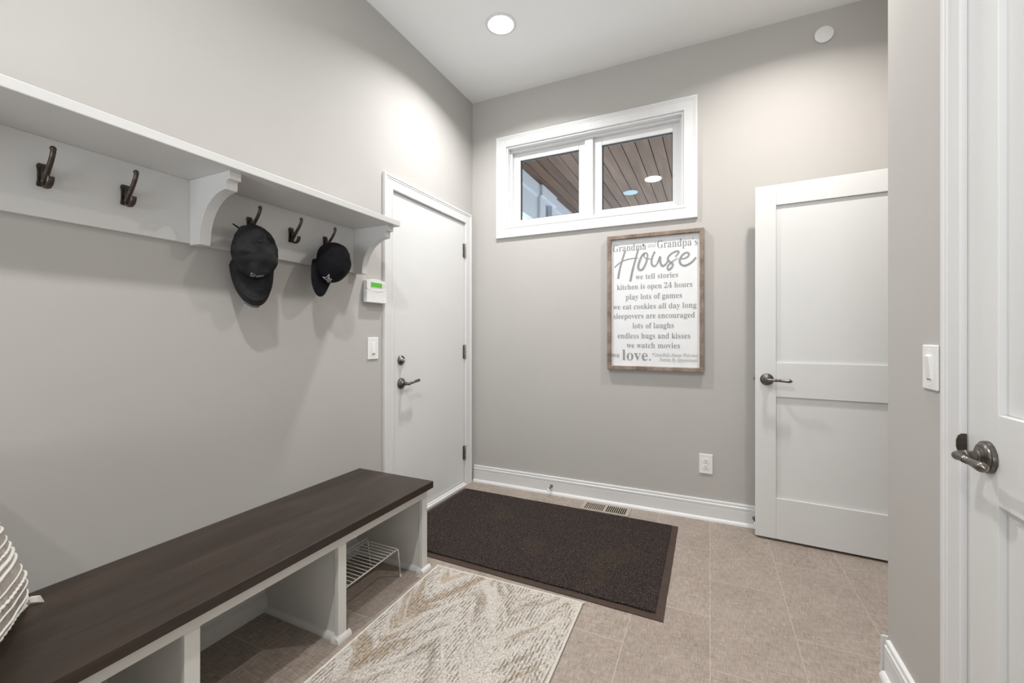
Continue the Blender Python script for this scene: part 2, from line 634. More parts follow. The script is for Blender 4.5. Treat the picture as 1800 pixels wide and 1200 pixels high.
def baseboard(name, p0, p1, nrm, label):
    p0, p1, nrm = Vector(p0), Vector(p1), Vector(nrm)
    m = MB()
    for prof in (BB, SHOE):
        m.prism([p0 + nrm * d + Vector((0, 0, z)) for d, z in prof], p1 - p0)
    return tag(m.build(name, M['trim'], smooth=25), label, 'baseboard', kind='structure')


baseboard('baseboard_back', (0.019, 0, 0), (2.82, 0, 0), (0, -1, 0), 'white baseboard along the end wall below the sign')
baseboard('baseboard_right', (XR, -1.117, 0), (XR, -1.517, 0), (-1, 0, 0), 'short white baseboard on the near right wall corner')
baseboard('baseboard_corner', (XR - 0.016, -1.10, 0), (2.82, -1.10, 0), (0, 1, 0), 'white baseboard round the back of the right wall corner')

CAS = [(0, 0), (0, 0.010), (0.004, 0.013), (0.010, 0.013), (0.013, 0.0105), (0.024, 0.0115), (0.046, 0.0135), (0.056, 0.0135), (0.059, 0.016), (0.067, 0.016), (0.070, 0.019), (0.081, 0.019), (0.083, 0.016), (0.083, 0)]

# casing of door_1
y0, y1, zt = D1[0] - 0.003, D1[1] + 0.003, D1[2] - 0.003
m = MB().casing([(0, y0, 0), (0, y0, zt), (0, y1, zt), (0, y1, 0)], [(0, -1, 0), (0, -1, 1), (0, 1, 1), (0, 1, 0)], (1, 0, 0), CAS, False)
tag(m.build('trim_1', M['trim'], smooth=20), 'white moulded casing around the plain left door', 'door casing', kind='structure')
# casing of door_3 (right wall, faces -x)
y0, y1, zt = D3[0], D3[1] + 0.006, D3[2]
m = MB().casing([(XR, y0, 0), (XR, y0, zt), (XR, y1, zt), (XR, y1, 0)], [(0, -1, 0), (0, -1, 1), (0, 1, 1), (0, 1, 0)], (-1, 0, 0), CAS, False)
tag(m.build('trim_3', M['trim'], smooth=20), 'white moulded casing around the near right panel door', 'door casing', kind='structure')
# casing of door_2 doorway
m = MB().casing([(2.82, -1.04, 0), (2.82, -1.04, 2.05), (2.82, -0.205, 2.05), (2.82, -0.205, 0)], [(0, -1, 0), (0, -1, 1), (0, 1, 1), (0, 1, 0)], (-1, 0, 0), [(a * 0.7, b) for a, b in CAS], False)
tag(m.build('trim_2', M['trim'], smooth=20), 'white casing of the doorway hidden behind the right wall corner', 'door casing', kind='structure')

# ------------------------------------------------------------------ window_1
wn = thing('window_1', ((WX0 + WX1) / 2, 0, WZ0), 'high white two-pane window above the framed sign', 'window', kind='structure')
m = MB().casing([(WX0, 0, WZ0), (WX1, 0, WZ0), (WX1, 0, WZ1), (WX0, 0, WZ1)], [(-1, 0, -1), (1, 0, -1), (1, 0, 1), (-1, 0, 1)], (0, -1, 0), CAS, True)
m.build('casing', M['trim'], wn, smooth=20)
m = MB()                                           # jamb liner, stepped
for (a, b, y_0, y_1) in ((0.0, 0.012, 0.0, 0.135), (0.012, 0.028, 0.045, 0.135)):
    m.box(WX0 + a, WX0 + b, y_0, y_1, WZ0 + a, WZ1 - a)
    m.box(WX1 - b, WX1 - a, y_0, y_1, WZ0 + a, WZ1 - a)
    m.box(WX0 + b, WX1 - b, y_0, y_1, WZ0 + a, WZ0 + b)
    m.box(WX0 + b, WX1 - b, y_0, y_1, WZ1 - b, WZ1 - a)
m.build('jamb_liner', M['trim'], wn, bevel=0.0015)
MB().box(0.915, 0.975, 0.052, 0.134, WZ0 + 0.028, WZ1 - 0.028).build('mullion', M['trim'], wn, bevel=0.003)
for (xa, xb, ga, gb) in ((0.334, 0.915, 0.388, 0.863), (0.975, 1.560, 1.034, 1.515)):
    za, zb, gza, gzb = WZ0 + 0.028, WZ1 - 0.028, 2.080, 2.549
    m = MB()
    m.box(xa, ga, 0.078, 0.125, za, zb)
    m.box(gb, xb, 0.078, 0.125, za, zb)
    m.box(ga, gb, 0.078, 0.125, za, gza)
    m.box(ga, gb, 0.078, 0.125, gzb, zb)
    s = m.build('sash', M['trim'], wn, bevel=0.003)
    m = MB()
    e = 0.005
    m.box(ga, ga + e, 0.090, 0.110, gza, gzb); m.box(gb - e, gb, 0.090, 0.110, gza, gzb)
    m.box(ga + e, gb - e, 0.090, 0.110, gza, gza + e); m.box(ga + e, gb - e, 0.090, 0.110, gzb - e, gzb)
    m.build('gasket', M['sash_dark'], s)
    MB().box(ga + e, gb - e, 0.098, 0.102, gza + e, gzb - e).build('glass_pane', M['glass'], s)
MB().box(1.500, 1.565, 0.066, 0.080, 2.046, 2.062).build('sash_lock', M['trim'], wn, bevel=0.002)


# ------------------------------------------------------------------ door hardware
def lever_set(parent, c, n, along, up=(0, 0, 1), tilt=0.0, r=0.034, mt=None):
    """round rose with a lever; c on the door face, n outward, along = lever direction"""
    mt = mt or M['pewter']
    c, n, a = Vector(c), Vector(n), Vector(along).normalized()
    u = Vector(up)
    rs = MB().lathe([(0, r), (0.004, r), (0.008, r * 0.97), (0.0095, r * 0.88), (0.011, r * 0.86), (0.013, r * 0.82), (0.0155, r * 0.70), (0.0155, r * 0.60), (0.018, r * 0.52), (0.019, r * 0.42), (0.022, r * 0.36)], c, n, 40)
    h = rs.build('door_handle', mt, parent, smooth=35)
    lv = MB()
    R = r / 0.034
    k = [(0.0, 0.010), (0.028, 0.0095), (0.040, 0.0098), (0.046, 0.0105)]
    lv.lathe([(0.018, 0.0115), (0.034, 0.0105), (0.036, 0.0118), (0.040, 0.0118), (0.042, 0.010)], c, n, 20)
    pts, rad = [], []
    e = c + n * 0.056
    for i in range(7):                              # elbow
        t = i / 6 * PI / 2
        pts.append(c + n * (0.042 + 0.014 * math.sin(t)) + a * (0.014 * (1 - math.cos(t))))
        rad.append(0.0098)
    s = pts[-1]
    for (d, rr) in ((0.010, 0.0085), (0.026, 0.0068), (0.028, 0.0085), (0.031, 0.0085), (0.033, 0.0066), (0.036, 0.0066), (0.038, 0.0082), (0.040, 0.0082), (0.042, 0.0068), (0.060, 0.0080), (0.080, 0.0096), (0.092, 0.0105), (0.095, 0.0100), (0.099, 0.0074), (0.104, 0.0035), (0.106, 0.0012)):
        pts.append(s + a * d + u * (tilt * d))
        rad.append(rr)
    lv.tube(pts, rad, 16, up=u)
    lv.build('lever', mt, h, smooth=50)
    return h


# door_1 -------------------------------------------------------------------
d1 = thing('door_1', (-0.02, -0.542, 0), 'plain flat white door in the left wall', 'door', kind='structure')
m = MB()
m.box(-0.12, -0.001, D1[0], D1[0] + 0.004, 0, D1[2]); m.box(-0.12, -0.001, D1[1] - 0.004, D1[1], 0, D1[2])
m.box(-0.12, -0.001, D1[0] + 0.004, D1[1] - 0.004, D1[2] - 0.004, D1[2])
m.build('door_jamb', M['trim'], d1)
MB().box(-0.048, -0.003, D1[0] + 0.007, D1[1] - 0.007, 0.030, D1[2] - 0.007).build('door_panel', M['door'], d1, bevel=0.0015)
m = MB().box(-0.12, 0.028, D1[0] + 0.004, D1[1] - 0.004, 0, 0.018)
m.box(-0.12, 0.010, D1[0] + 0.004, D1[1] - 0.004, 0.018, 0.026)
m.build('threshold', M['trim'], d1, bevel=0.004)
c = (-0.003, -0.878, 1.018)
db = MB().lathe([(0, 0.030), (0.006, 0.030), (0.012, 0.027), (0.014, 0.024), (0.012, 0.020), (0.018, 0.016), (0.022, 0.013)], c, (1, 0, 0), 36).build('deadbolt', M['pewter'], d1, smooth=35)
MB().tube([(0.018, -0.889, 1.012), (0.024, -0.878, 1.018), (0.018, -0.868, 1.024)], [0.005, 0.007, 0.005], 10, up=(1, 0, 0)).build('thumb_turn', M['hinge'], db, smooth=True)
lever_set(d1, (-0.003, -0.876, 0.873), (1, 0, 0), (0, 1, 0), tilt=0.14)
for zc in (1.835, 1.045, 0.258):
    m = MB()
    m.box(-0.002, 0.0005, -0.148, -0.127, zc - 0.052, zc + 0.052)
    hg = m.build('hinge', M['hinge'], d1)
    m = MB().lathe([(-0.058, 0.003), (-0.056, 0.006), (-0.053, 0.0075), (-0.018, 0.0075), (-0.018, 0.0066), (-0.016, 0.0066), (-0.016, 0.0075), (0.016, 0.0075), (0.016, 0.0066), (0.018, 0.0066), (0.018, 0.0075), (0.053, 0.0075), (0.056, 0.006), (0.058, 0.003)], (0.0085, -0.128, zc), (0, 0, 1), 16)
    m.build('knuckle', M['hinge'], hg, smooth=35)


# panelled leaf -------------------------------------------------------------
def panel_leaf(xf, width, z0, z1, stile, rails, depth, thick):
    """leaf in local coords: x along width from the latch edge, y = 0 front face, +y into the leaf; rails: list of (za, zb) solid bands"""
    m = MB(xf)
    m.box(0, stile, 0, thick, z0, z1)
    m.box(width - stile, width, 0, thick, z0, z1)
    for a, b in rails:
        m.box(stile, width - stile, 0, thick, a, b)
    for (a, b), (c_, d_) in zip(rails[:-1], rails[1:]):
        m.box(stile, width - stile, depth, thick - depth, b, c_)
    return m


# door_2: stands open in front of the end wall
P2 = Vector((1.9810, -0.147, 0))
dirx = Vector((0.9976, -0.0696, 0)).normalized()
nin = Vector((-dirx.y, dirx.x, 0))                 # into the leaf, towards the end wall
X2 = Matrix(((dirx.x, nin.x, 0, P2.x), (dirx.y, nin.y, 0, P2.y), (0, 0, 1, 0), (0, 0, 0, 1)))
d2 = thing('door_2', (2.38, -0.16, 0), 'white two-panel door standing open before the end wall', 'door', kind='structure')
panel_leaf(X2, 0.813, 0.013, 2.030, 0.104, [(0.013, 0.246), (0.822, 1.017), (1.913, 2.030)], 0.011, 0.035).build('door_panel', M['door'], d2, bevel=0.0018)
c2 = X2 @ Vector((0.058, 0, 0.920))
lever_set(d2, c2, -nin, dirx, tilt=-0.02)
c2b = X2 @ Vector((0.058, 0.035, 0.920))
lever_set(d2, c2b, nin, dirx)
m = MB(X2).box(-0.0015, 0.0, 0.008, 0.028, 0.892, 0.948)
lp = m.build('latch_plate', M['pewter'], d2)
MB(X2).box(-0.010, -0.001, 0.012, 0.024, 0.912, 0.928).build('latch_bolt', M['pewter'], lp, bevel=0.002)
for zc in (1.83, 1.03, 0.25):
    MB().lathe([(-0.05, 0.006), (0.05, 0.006)], X2 @ Vector((0.817, -0.004, zc)), (0, 0, 1), 14).build('hinge', M['hinge'], d2, smooth=35)

# door_3: near, closed, in the right wall
X3 = Matrix(((0, 1, 0, XR), (-1, 0, 0, D3[1] - 0.003), (0, 0, 1, 0), (0, 0, 0, 1)))   # local x runs to -y, local y to +x
d3 = thing('door_3', (XR + 0.02, -2.0, 0), 'near white panel door in the right wall with lever handle', 'door', kind='structure')
panel_leaf(X3, 0.815, 0.012, 2.043, 0.110, [(0.012, 0.246), (0.806, 1.001), (1.920, 2.043)], 0.014, 0.038).build('door_panel', M['door'], d3, bevel=0.0018)
m = MB()
m.box(XR - 0.0005, XR + 0.12, D3[1] - 0.002, D3[1] + 0.0005, 0, D3[2]); m.box(XR + 0.001, XR + 0.12, D3[0] - 0.0005, D3[0] + 0.003, 0, D3[2])
m.build('door_jamb', M['trim'], d3)
lever_set(d3, (XR, -1.684, 0.902), (-1, 0, 0), (0, -1, 0), tilt=0.0, r=0.0355)
m = MB()
poly = [(XR - 0.0015 - a, D3[1] + 0.0055, 0.913 + b) for a, b in ((0, -0.024), (0.012, -0.024), (0.017, -0.018), (0.0195, -0.008), (0.0195, 0.007), (0.016, 0.018), (0.010, 0.023), (0, 0.023))]
m.prism(poly, (0, -0.0022, 0))
m.build('strike_plate', M['bronze'], d3, bevel=0.0006)

# ------------------------------------------------------------------ ceiling lights
lt = [
    ('bright round recessed light in the ceiling near the left wall', LAMPS[0]),
    ('recessed light in the ceiling above the open white door', LAMPS[1]),
    ('recessed light in the ceiling above the patterned rug', LAMPS[2]),
    ('recessed light in the ceiling behind the camera', LAMPS[3]),
]
for lab, (lx, ly, *_r) in lt:
    t = thing('recessed_light', (lx, ly, H), lab, 'ceiling light', 'recessed ceiling lights')
    MB().lathe([(0.0, 0.094), (0.004, 0.092), (0.007, 0.084), (0.007, 0.078), (0.0, 0.072)], (lx, ly, H), (0, 0, -1), 48).build('trim_ring', M['trim'], t, smooth=40)
    MB().lathe([(0.003, 0.073), (0.008, 0.070), (0.0105, 0.045), (0.011, 0.0)], (lx, ly, H), (0, 0, -1), 48).build('lens', M['lens'], t, smooth=40)

# round cover plate high on the end wall
cp = thing('round_cover_plate', (2.338, 0, 2.903), 'small round white cover plate high on the end wall', 'cover plate')
MB().lathe([(0, 0.039), (0.008, 0.039)], (2.338, 0, 2.903), (0, -1, 0), 40).build('gasket', M['rubber'], cp)
MB().lathe([(0.006, 0.046), (0.012, 0.046), (0.014, 0.043), (0.0145, 0.0)], (2.338, 0, 2.903), (0, -1, 0), 48).build('cover', M['plastic'], cp, smooth=40)

# ------------------------------------------------------------------ wall shelf with hooks
SY0, SY1 = -2.882, -1.223
sh = thing('hook_shelf', (0.0, (SY0 + SY1) / 2, 1.507), 'long white wall shelf with curved brackets and dark coat hooks', 'shelf')
MB().box(0.0, 0.282, SY0, SY1, 1.737, 1.766).build('shelf_board', M['shelf'], sh, bevel=0.0025)
MB().box(0.0, 0.020, SY0 + 0.025, SY1 - 0.02, 1.507, 1.737).build('back_board', M['shelf'], sh, bevel=0.0015)
prof = [(0.020, 1.737), (0.252, 1.737), (0.252, 1.709), (0.233, 1.707), (0.233, 1.682)]
prof += [(0.233 - 0.154 * math.sin(math.radians(a)) - 0.003, 1.682 - 0.006 - 0.166 * (1 - math.cos(math.radians(a)))) for a in (0, 10, 20, 30, 40, 50, 60, 70, 80, 90)]
prof += [(0.076, 1.500), (0.020, 1.500)]
for yb in (-1.283, -2.072, -2.861):
    MB().prism([(x, yb, z) for x, z in prof], (0, 0.040, 0)).build('bracket', M['shelf'], sh, bevel=0.0012, smooth=30)


def hook_parts():
    """one double coat hook at the origin: wall plane x = 0"""
    out = []
    p = MB()
    pl = [(-0.0105, -0.032), (-0.0125, -0.028), (-0.0105, -0.012), (-0.0105, 0.012), (-0.0125, 0.026), (-0.009, 0.033), (0.009, 0.033), (0.0125, 0.026), (0.0105, 0.012), (0.0105, -0.012), (0.0125, -0.028), (0.0105, -0.032)]
    p.prism([(0.0, a, b) for a, b in pl], (0.006, 0, 0))
    p.tube([(0.004, 0, 0.026), (0.013, 0, 0.010), (0.015, 0, -0.012), (0.006, 0, -0.030)], [0.005, 0.0065, 0.0065, 0.005], 10, up=(1, 0, 0))
    out.append(('base_plate', p, 0))
    u = MB()
    u.tube([(0.010, 0, -0.020), (0.024, 0, -0.004), (0.040, 0, 0.013), (0.055, 0, 0.030), (0.066, 0, 0.046), (0.071, 0, 0.058), (0.071, 0, 0.063)], [0.0075, 0.0072, 0.0065, 0.0062, 0.0060, 0.0062, 0.0055], 12, up=(0, 1, 0))
    u.lathe([(-0.0075, 0.002), (-0.006, 0.0052), (0, 0.0078), (0.006, 0.0052), (0.0075, 0.002)], (0.0695, 0, 0.064), (0, 0, 1), 14)
    out.append(('upper_prong', u, 0))
    l = MB()
    l.tube([(0.010, 0, -0.014), (0.014, 0, -0.027), (0.024, 0, -0.036), (0.037, 0, -0.037), (0.048, 0, -0.030), (0.054, 0, -0.018), (0.055, 0, -0.010)], [0.0065, 0.0070, 0.0075, 0.0078, 0.0080, 0.0085, 0.0082], 12, flat=0.62, up=(1, 0, 0))
    out.append(('lower_prong', l, 0))
    for z in (0.024, -0.023):
        s = MB()
        s.lathe([(0.0055, 0.0032), (0.0072, 0.0030), (0.0078, 0.0016)], (0.0, -0.0064, z), (1, 0, 0), 10)
        out.append(('screw', s, 0))
    return out


def place_hooks():
    ys = [-1.473, -1.661, -1.852, -2.262, -2.450, -2.640]
    parts = hook_parts()
    hk = None
    for k, y in enumerate(ys):
        loc = Vector((0.020, y, 1.625)) - Vector(sh['_org'])
        if k == 0:
            nm, mb, _ = parts[0]
            hk = mb.build('coat_hook', M['bronze'], None, smooth=40, base=(0, 0, 0))
            hk.parent = sh
            hk.location = loc
            for nm, mb, _ in parts[1:]:
                c = mb.build(nm, M['bronze'], None, smooth=50, base=(0, 0, 0))
                c.parent = hk
        else:
            h2 = hk.copy()
            COL.objects.link(h2)
            h2.parent = sh
            h2.location = loc
            for ch in list(hk.children):
                c = ch.copy()
                COL.objects.link(c)
                c.parent = h2


place_hooks()


# ------------------------------------------------------------------ caps
class Cap:
    def __init__(s, org, front, up, a, b, h, wr, seed, dent=None, pinch=0.0):
        s.pinch = pinch
        s.o = Vector(org)
        s.f = Vector(front).normalized()
        u = Vector(up)
        s.u = (u - s.f * u.dot(s.f)).normalized()
        s.r = s.f.cross(s.u)
        s.a, s.b, s.h, s.wr, s.seed, s.dent = a, b, h, wr, seed, dent

    def w(s, f, r, u):
        return s.o + s.f * f + s.r * r + s.u * u

    def loc(s, th, t):
        """th: 0 = front; t: 0 rim .. 1 crown top"""
        ang = t * PI / 2
        rad = max(0.0, math.cos(ang)) ** 0.62
        hh = math.sin(ang) ** 0.86
        f = s.a * rad * math.cos(th) + 0.012 * hh * (1 - hh) * 4 * max(0, math.cos(th))
        r = s.b * (0.90 + 0.10 * math.sin(min(1.0, t * 3.2) * PI / 2)) * rad * math.sin(th) * (1 - s.pinch * max(0.0, -math.cos(th)) ** 1.5)
        u = s.h * hh * (1 - s.pinch * 0.6 * max(0.0, -math.cos(th)) * rad)
        p = Vector((f, r, u))
        k = noise.noise(Vector((f * 17, r * 17, u * 17 + s.seed))) + 0.5 * noise.noise(Vector((f * 38, r * 38, u * 38 + s.seed)))
        d = p.normalized() if p.length > 1e-6 else Vector((0, 0, 1))
        p = p + d * k * s.wr * min(1, t * 4 + 0.15)
        g = abs(((math.degrees(th) + 30 + 720) % 60) - 30) if False else abs(((math.degrees(th) + 720) % 60) - 30)
        if g > 27.5 and 0.02 < t < 0.985:
            p = p - d * 0.0012
        if s.dent:
            for (df, dr, du, rr, dep) in s.dent:
                q = (p - Vector((df, dr, du))).length / rr
                if q < 1:
                    p = p - Vector((0, 0, 1)) * dep * (1 - q * q) ** 2
        return p

    def pt(s, th, t, lift=0.0):
        p = s.loc(th, t)
        if lift:
            p = p + (p.normalized()) * lift
        return s.w(*p)

    def crown(s):
        m = MB()
        NTH, NT_ = 96, 26
        vs = []
        for j in range(NT_):
            for i in range(NTH):
                vs.append(s.pt(2 * PI * i / NTH, j / NT_))
        vs.append(s.pt(0, 1.0))
        fs = []
        for j in range(NT_ - 1):
            for i in range(NTH):
                i2 = (i + 1) % NTH
                th = math.degrees(2 * PI * (i + .5) / NTH) - 180
                t = (j + .5) / NT_
                if abs(th) < 24 * math.sqrt(max(0, 1 - (t / 0.24) ** 2)) and t < 0.24:
                    continue                        # arch above the closing strap
                fs.append((j * NTH + i, j * NTH + i2, (j + 1) * NTH + i2, (j + 1) * NTH + i))
        for i in range(NTH):
            fs.append(((NT_ - 1) * NTH + i, (NT_ - 1) * NTH + (i + 1) % NTH, NT_ * NTH))
        m.add(vs, fs)
        return m

    def brim_pt(s, v, q, length, curl, dz=0.0, tip=0.0):
        th = v * math.radians(73)
        base = Vector((s.a * math.cos(th), 0.87 * s.b * math.sin(th), 0.0))
        L = length * max(0.0, math.cos(v * PI / 2)) ** 0.48
        f = base.x + q * (L + 0.004)
        r = base.y * (1.0 + 0.05 * q)
        u = -curl * (r / s.b) ** 2 * q - tip * q * q + dz
        return s.w(f, r, u)

    def brim(s, length, curl, dz=0.0, tip=0.0):
        m = MB()
        N, K = 36, 12
        vs = [s.brim_pt(-1 + 2 * i / N, j / K, length, curl, dz, tip) for j in range(K + 1) for i in range(N + 1)]
        fs = [(j * (N + 1) + i, j * (N + 1) + i + 1, (j + 1) * (N + 1) + i + 1, (j + 1) * (N + 1) + i) for j in range(K) for i in range(N)]
        return m.add(vs, fs)


def text_flat(body, size=1.0, font_shear=0.0):
    cu = bpy.data.curves.new('tmp_text', 'FONT')
    cu.body = body
    cu.size = size
    cu.shear = font_shear
    cu.resolution_u = 3
    o = bpy.data.objects.new('tmp_text', cu)
    COL.objects.link(o)
    dg = bpy.context.evaluated_depsgraph_get()
    dg.update()
    me = o.evaluated_get(dg).to_mesh()
    vs = [(v.co.x, v.co.y) for v in me.vertices]
    fs = [tuple(p.vertices) for p in me.polygons]
    o.evaluated_get(dg).to_mesh_clear()
    bpy.data.objects.remove(o)
    bpy.data.curves.remove(cu)
    return vs, fs


def cap_strokes(cap, strokes, th0, t0, rad, tscale=0.0, lift=0.0015):
    """strokes in metres (x across the front, y upwards) laid on the crown"""
    m = MB()
    for st in strokes:
        pts = []
        for (a, b), (c_, d_) in zip(st[:-1], st[1:]):
            for k in range(4):
                x, y = a + (c_ - a) * k / 4, b + (d_ - b) * k / 4
                pts.append(cap.pt(th0 + x / cap.b, t0 + y / 0.145, lift))
        x, y = st[-1]
        pts.append(cap.pt(th0 + x / cap.b, t0 + y / 0.145, lift))
        m.tube(pts, rad, 6)
    return m


def make_cap(name, label, cap, m_crown, brim_len, curl, tip, loc):
    t = thing(name, loc, label, 'cap', 'caps on the hooks')
    cr = cap.crown().build('crown', m_crown, t, smooth=True, solid=0.0025)
    sub = cr.modifiers.new('sub', 'SUBSURF')
    sub.levels = 1
    sub.render_levels = 1
    b = cap.brim(brim_len, curl, 0, tip).build('brim', m_crown, t, smooth=True, solid=0.0045)
    ms = MB()                                       # stitch rows on the visor
    for q in (0.2, 0.4, 0.6, 0.8, 0.96):
        ms.tube([cap.brim_pt(-0.93 + 1.86 * i / 30, q, brim_len, curl, 0.0028, tip) for i in range(31)], 0.0007, 5)
    ms.build('stitching', m_crown, b, smooth=True)
    c = cap.pt(0, 1.0)
    MB().lathe([(-0.002, 0.0075), (0.002, 0.0072), (0.0045, 0.005), (0.0055, 0.0015)], c, cap.u, 16).build('button', m_crown, t, smooth=True)
    for k in range(6):
        th = math.radians(60 * k + 60)
        p = cap.pt(th, 0.62)
        q = cap.pt(th, 0.62, 0.01)
        mm = MB().lathe([(-0.001, 0.0042), (0.0016, 0.0040), (0.0016, 0.0018), (0.0, 0.0016)], p, q - p, 12)
        mm.build('eyelet', m_crown, t, smooth=True)
    pts = [cap.pt(math.radians(180 + a), 0.045, 0.002) for a in range(-34, 35, 4)]
    MB().tube(pts, 0.009, 10, flat=0.16, up=tuple((cap.pt(PI, 0.05, 0.01) - cap.pt(PI, 0.05)).normalized())).build('strap', M['strap'], t, smooth=True)
    return t


c1 = Cap((0.088, -1.880, 1.500), (0.27, -0.08, -0.96), (0.87, -0.33, 0.24), 0.108, 0.085, 0.112, 0.017, 3.0, pinch=0.10,
         dent=[(0.030, 0.012, 0.115, 0.050, 0.014), (-0.025, -0.050, 0.085, 0.070, 0.034)])
t1 = make_cap('baseball_cap', 'washed charcoal cap with drooping brim on the hook beside the middle bracket', c1, M['cap_grey'], 0.086, 0.014, 0.022, (0.05, -1.868, 1.29))
m = c1.brim(0.098, 0.014, -0.012, 0.030)
m.build('brim_lining', M['strap'], t1, smooth=True, solid=0.003)
mm = MB()
mm.tube([c1.brim_pt(v, 1.0, 0.0985, 0.014, -0.0112, 0.030) for v in (-0.12, 0.0, 0.12, 0.24, 0.36)], 0.006, 8, flat=0.4, up=tuple(c1.u)).build('lining_patch', M['strap_grey'], t1, smooth=True)
mm = MB()                                            # loose strap end
mm.tube([(0.045, -1.868, 1.598), (0.048, -1.890, 1.594), (0.052, -1.915, 1.597), (0.056, -1.940, 1.607)], [0.007, 0.0075, 0.007, 0.005], 8, flat=0.2, up=(0, 0, 1)).build('strap_end', M['strap'], t1, smooth=True)
# lettering SHEL on the front
vs, fs = text_flat('SHEL', 0.021, 0.0)
wmax = max(v[0] for v in vs)
tm = MB()
tv = []
for (x, y) in vs:
    xx = (x - wmax / 2) * 1.15
    tv.append(c1.pt(math.radians(4) - xx / c1.b, 0.20 + y / 0.145, 0.0022))
tm.add(tv, fs)
tm.build('lettering', M['thread_grey'], t1, solid=0.0012)

c2 = Cap((0.092, -1.527, 1.518), (0.22, -0.42, -0.88), (0.92, 0.24, 0.12), 0.102, 0.080, 0.112, 0.003, 9.0, pinch=0.2)
t2 = make_cap('baseball_cap', 'black cap with white front emblem on the hook nearest the door', c2, M['cap_black'], 0.080, 0.014, 0.006, (0.07, -1.505, 1.35))
em = cap_strokes(c2, [
    [(-0.026, -0.012), (-0.002, 0.016), (0.006, 0.008), (0.026, 0.018), (0.014, -0.002), (0.020, -0.012), (-0.004, -0.004), (-0.026, -0.012)],
    [(-0.010, -0.006), (0.004, 0.008)], [(0.002, -0.004), (0.014, 0.010)], [(-0.012, 0.004), (-0.004, 0.002)],
], math.radians(4), 0.16, 0.0012)
em.build('emblem', M['thread_white'], t2, smooth=True)
bd = MB()
ctr_th, ctr_t = math.radians(-142), 0.56


def patch(cap, poly, th0, t0, lift):
    n = len(poly)
    vs = [cap.pt(th0, t0, lift)] + [cap.pt(th0 + x / cap.b, t0 + y / 0.145, lift) for x, y in poly]
    return MB().add(vs, [(0, i + 1, (i + 1) % n + 1) for i in range(n)])


shield = [(0.009, 0.010), (0, 0.012), (-0.009, 0.010), (-0.010, 0.0), (-0.006, -0.010), (0, -0.014), (0.006, -0.010), (0.010, 0.0)]
bp_ = patch(c2, shield, ctr_th, ctr_t, 0.003).build('badge', M['badge_red'], t2, solid=0.0015)
patch(c2, [(x * 0.8, y * 0.4 + 0.016) for x, y in shield], ctr_th, ctr_t, 0.003).build('badge_top', M['badge_green'], bp_, solid=0.0015)
cap_strokes(c2, [[(0.009, 0.010), (0, 0.012), (-0.009, 0.010), (-0.010, 0.0), (-0.006, -0.010), (0, -0.014), (0.006, -0.010), (0.010, 0.0), (0.009, 0.010)], [(0, 0.007), (0, -0.008)], [(-0.004, 0.003), (-0.004, -0.005)], [(0.004, 0.003), (0.004, -0.005)]], ctr_th, ctr_t, 0.0007, lift=0.0042).build('badge_border', M['binding'], bp_, smooth=True)

# ------------------------------------------------------------------ wall devices
kp = thing('alarm_keypad', (0, -1.124, 1.354), 'white alarm keypad with green display under the shelf end', 'alarm keypad')
MB().box(0, 0.010, -1.197, -1.051, 1.360, 1.478).build('mounting_base', M['plastic'], kp, bevel=0.002)
yk0, yk1 = -1.203, -1.045
up_ = [(yk0 + 0.004, 1.438)] + [(yk0 + (yk1 - yk0) * i / 12, 1.430 - 0.012 * math.sin(PI * i / 12)) for i in range(1, 12)] + [(yk1 - 0.003, 1.430)]
top_ = [(yk1 - 0.004, 1.478)] + [(yk1 - (yk1 - yk0) * i / 12, 1.478 + 0.011 * math.sin(PI * i / 12)) for i in range(1, 12)] + [(yk0 + 0.004, 1.478)]
MB().prism([(0.010, y, z) for y, z in up_ + top_], (0.020, 0, 0)).build('upper_body', M['plastic'], kp, bevel=0.002)
low_ = [(yk0, 1.356), (yk1, 1.356)] + [(yk1 - (yk1 - yk0) * i / 12, 1.428 - 0.012 * math.sin(PI * i / 12)) for i in range(0, 13)]
MB().prism([(0.010, y, z) for y, z in low_], (0.023, 0, 0)).build('key_cover', M['plastic'], kp, bevel=0.002)
sc_ = MB().box(0.0295, 0.031, -1.172, -1.078, 1.440, 1.472).build('display_bezel', M['plastic'], kp, bevel=0.0005)
MB().box(0.0305, 0.0315, -1.169, -1.081, 1.443, 1.469).build('display', M['lcd'], sc_)
m = MB()
for z in (1.464, 1.455, 1.446):
    m.box(0.0298, 0.0312, -1.068, -1.058, z, z + 0.003)
m.build('indicator_lights', M['plastic_grey'], kp)
MB().box(0.032, 0.0336, -1.076, -1.072, 1.366, 1.374).build('cover_logo', M['plastic_grey'], kp)


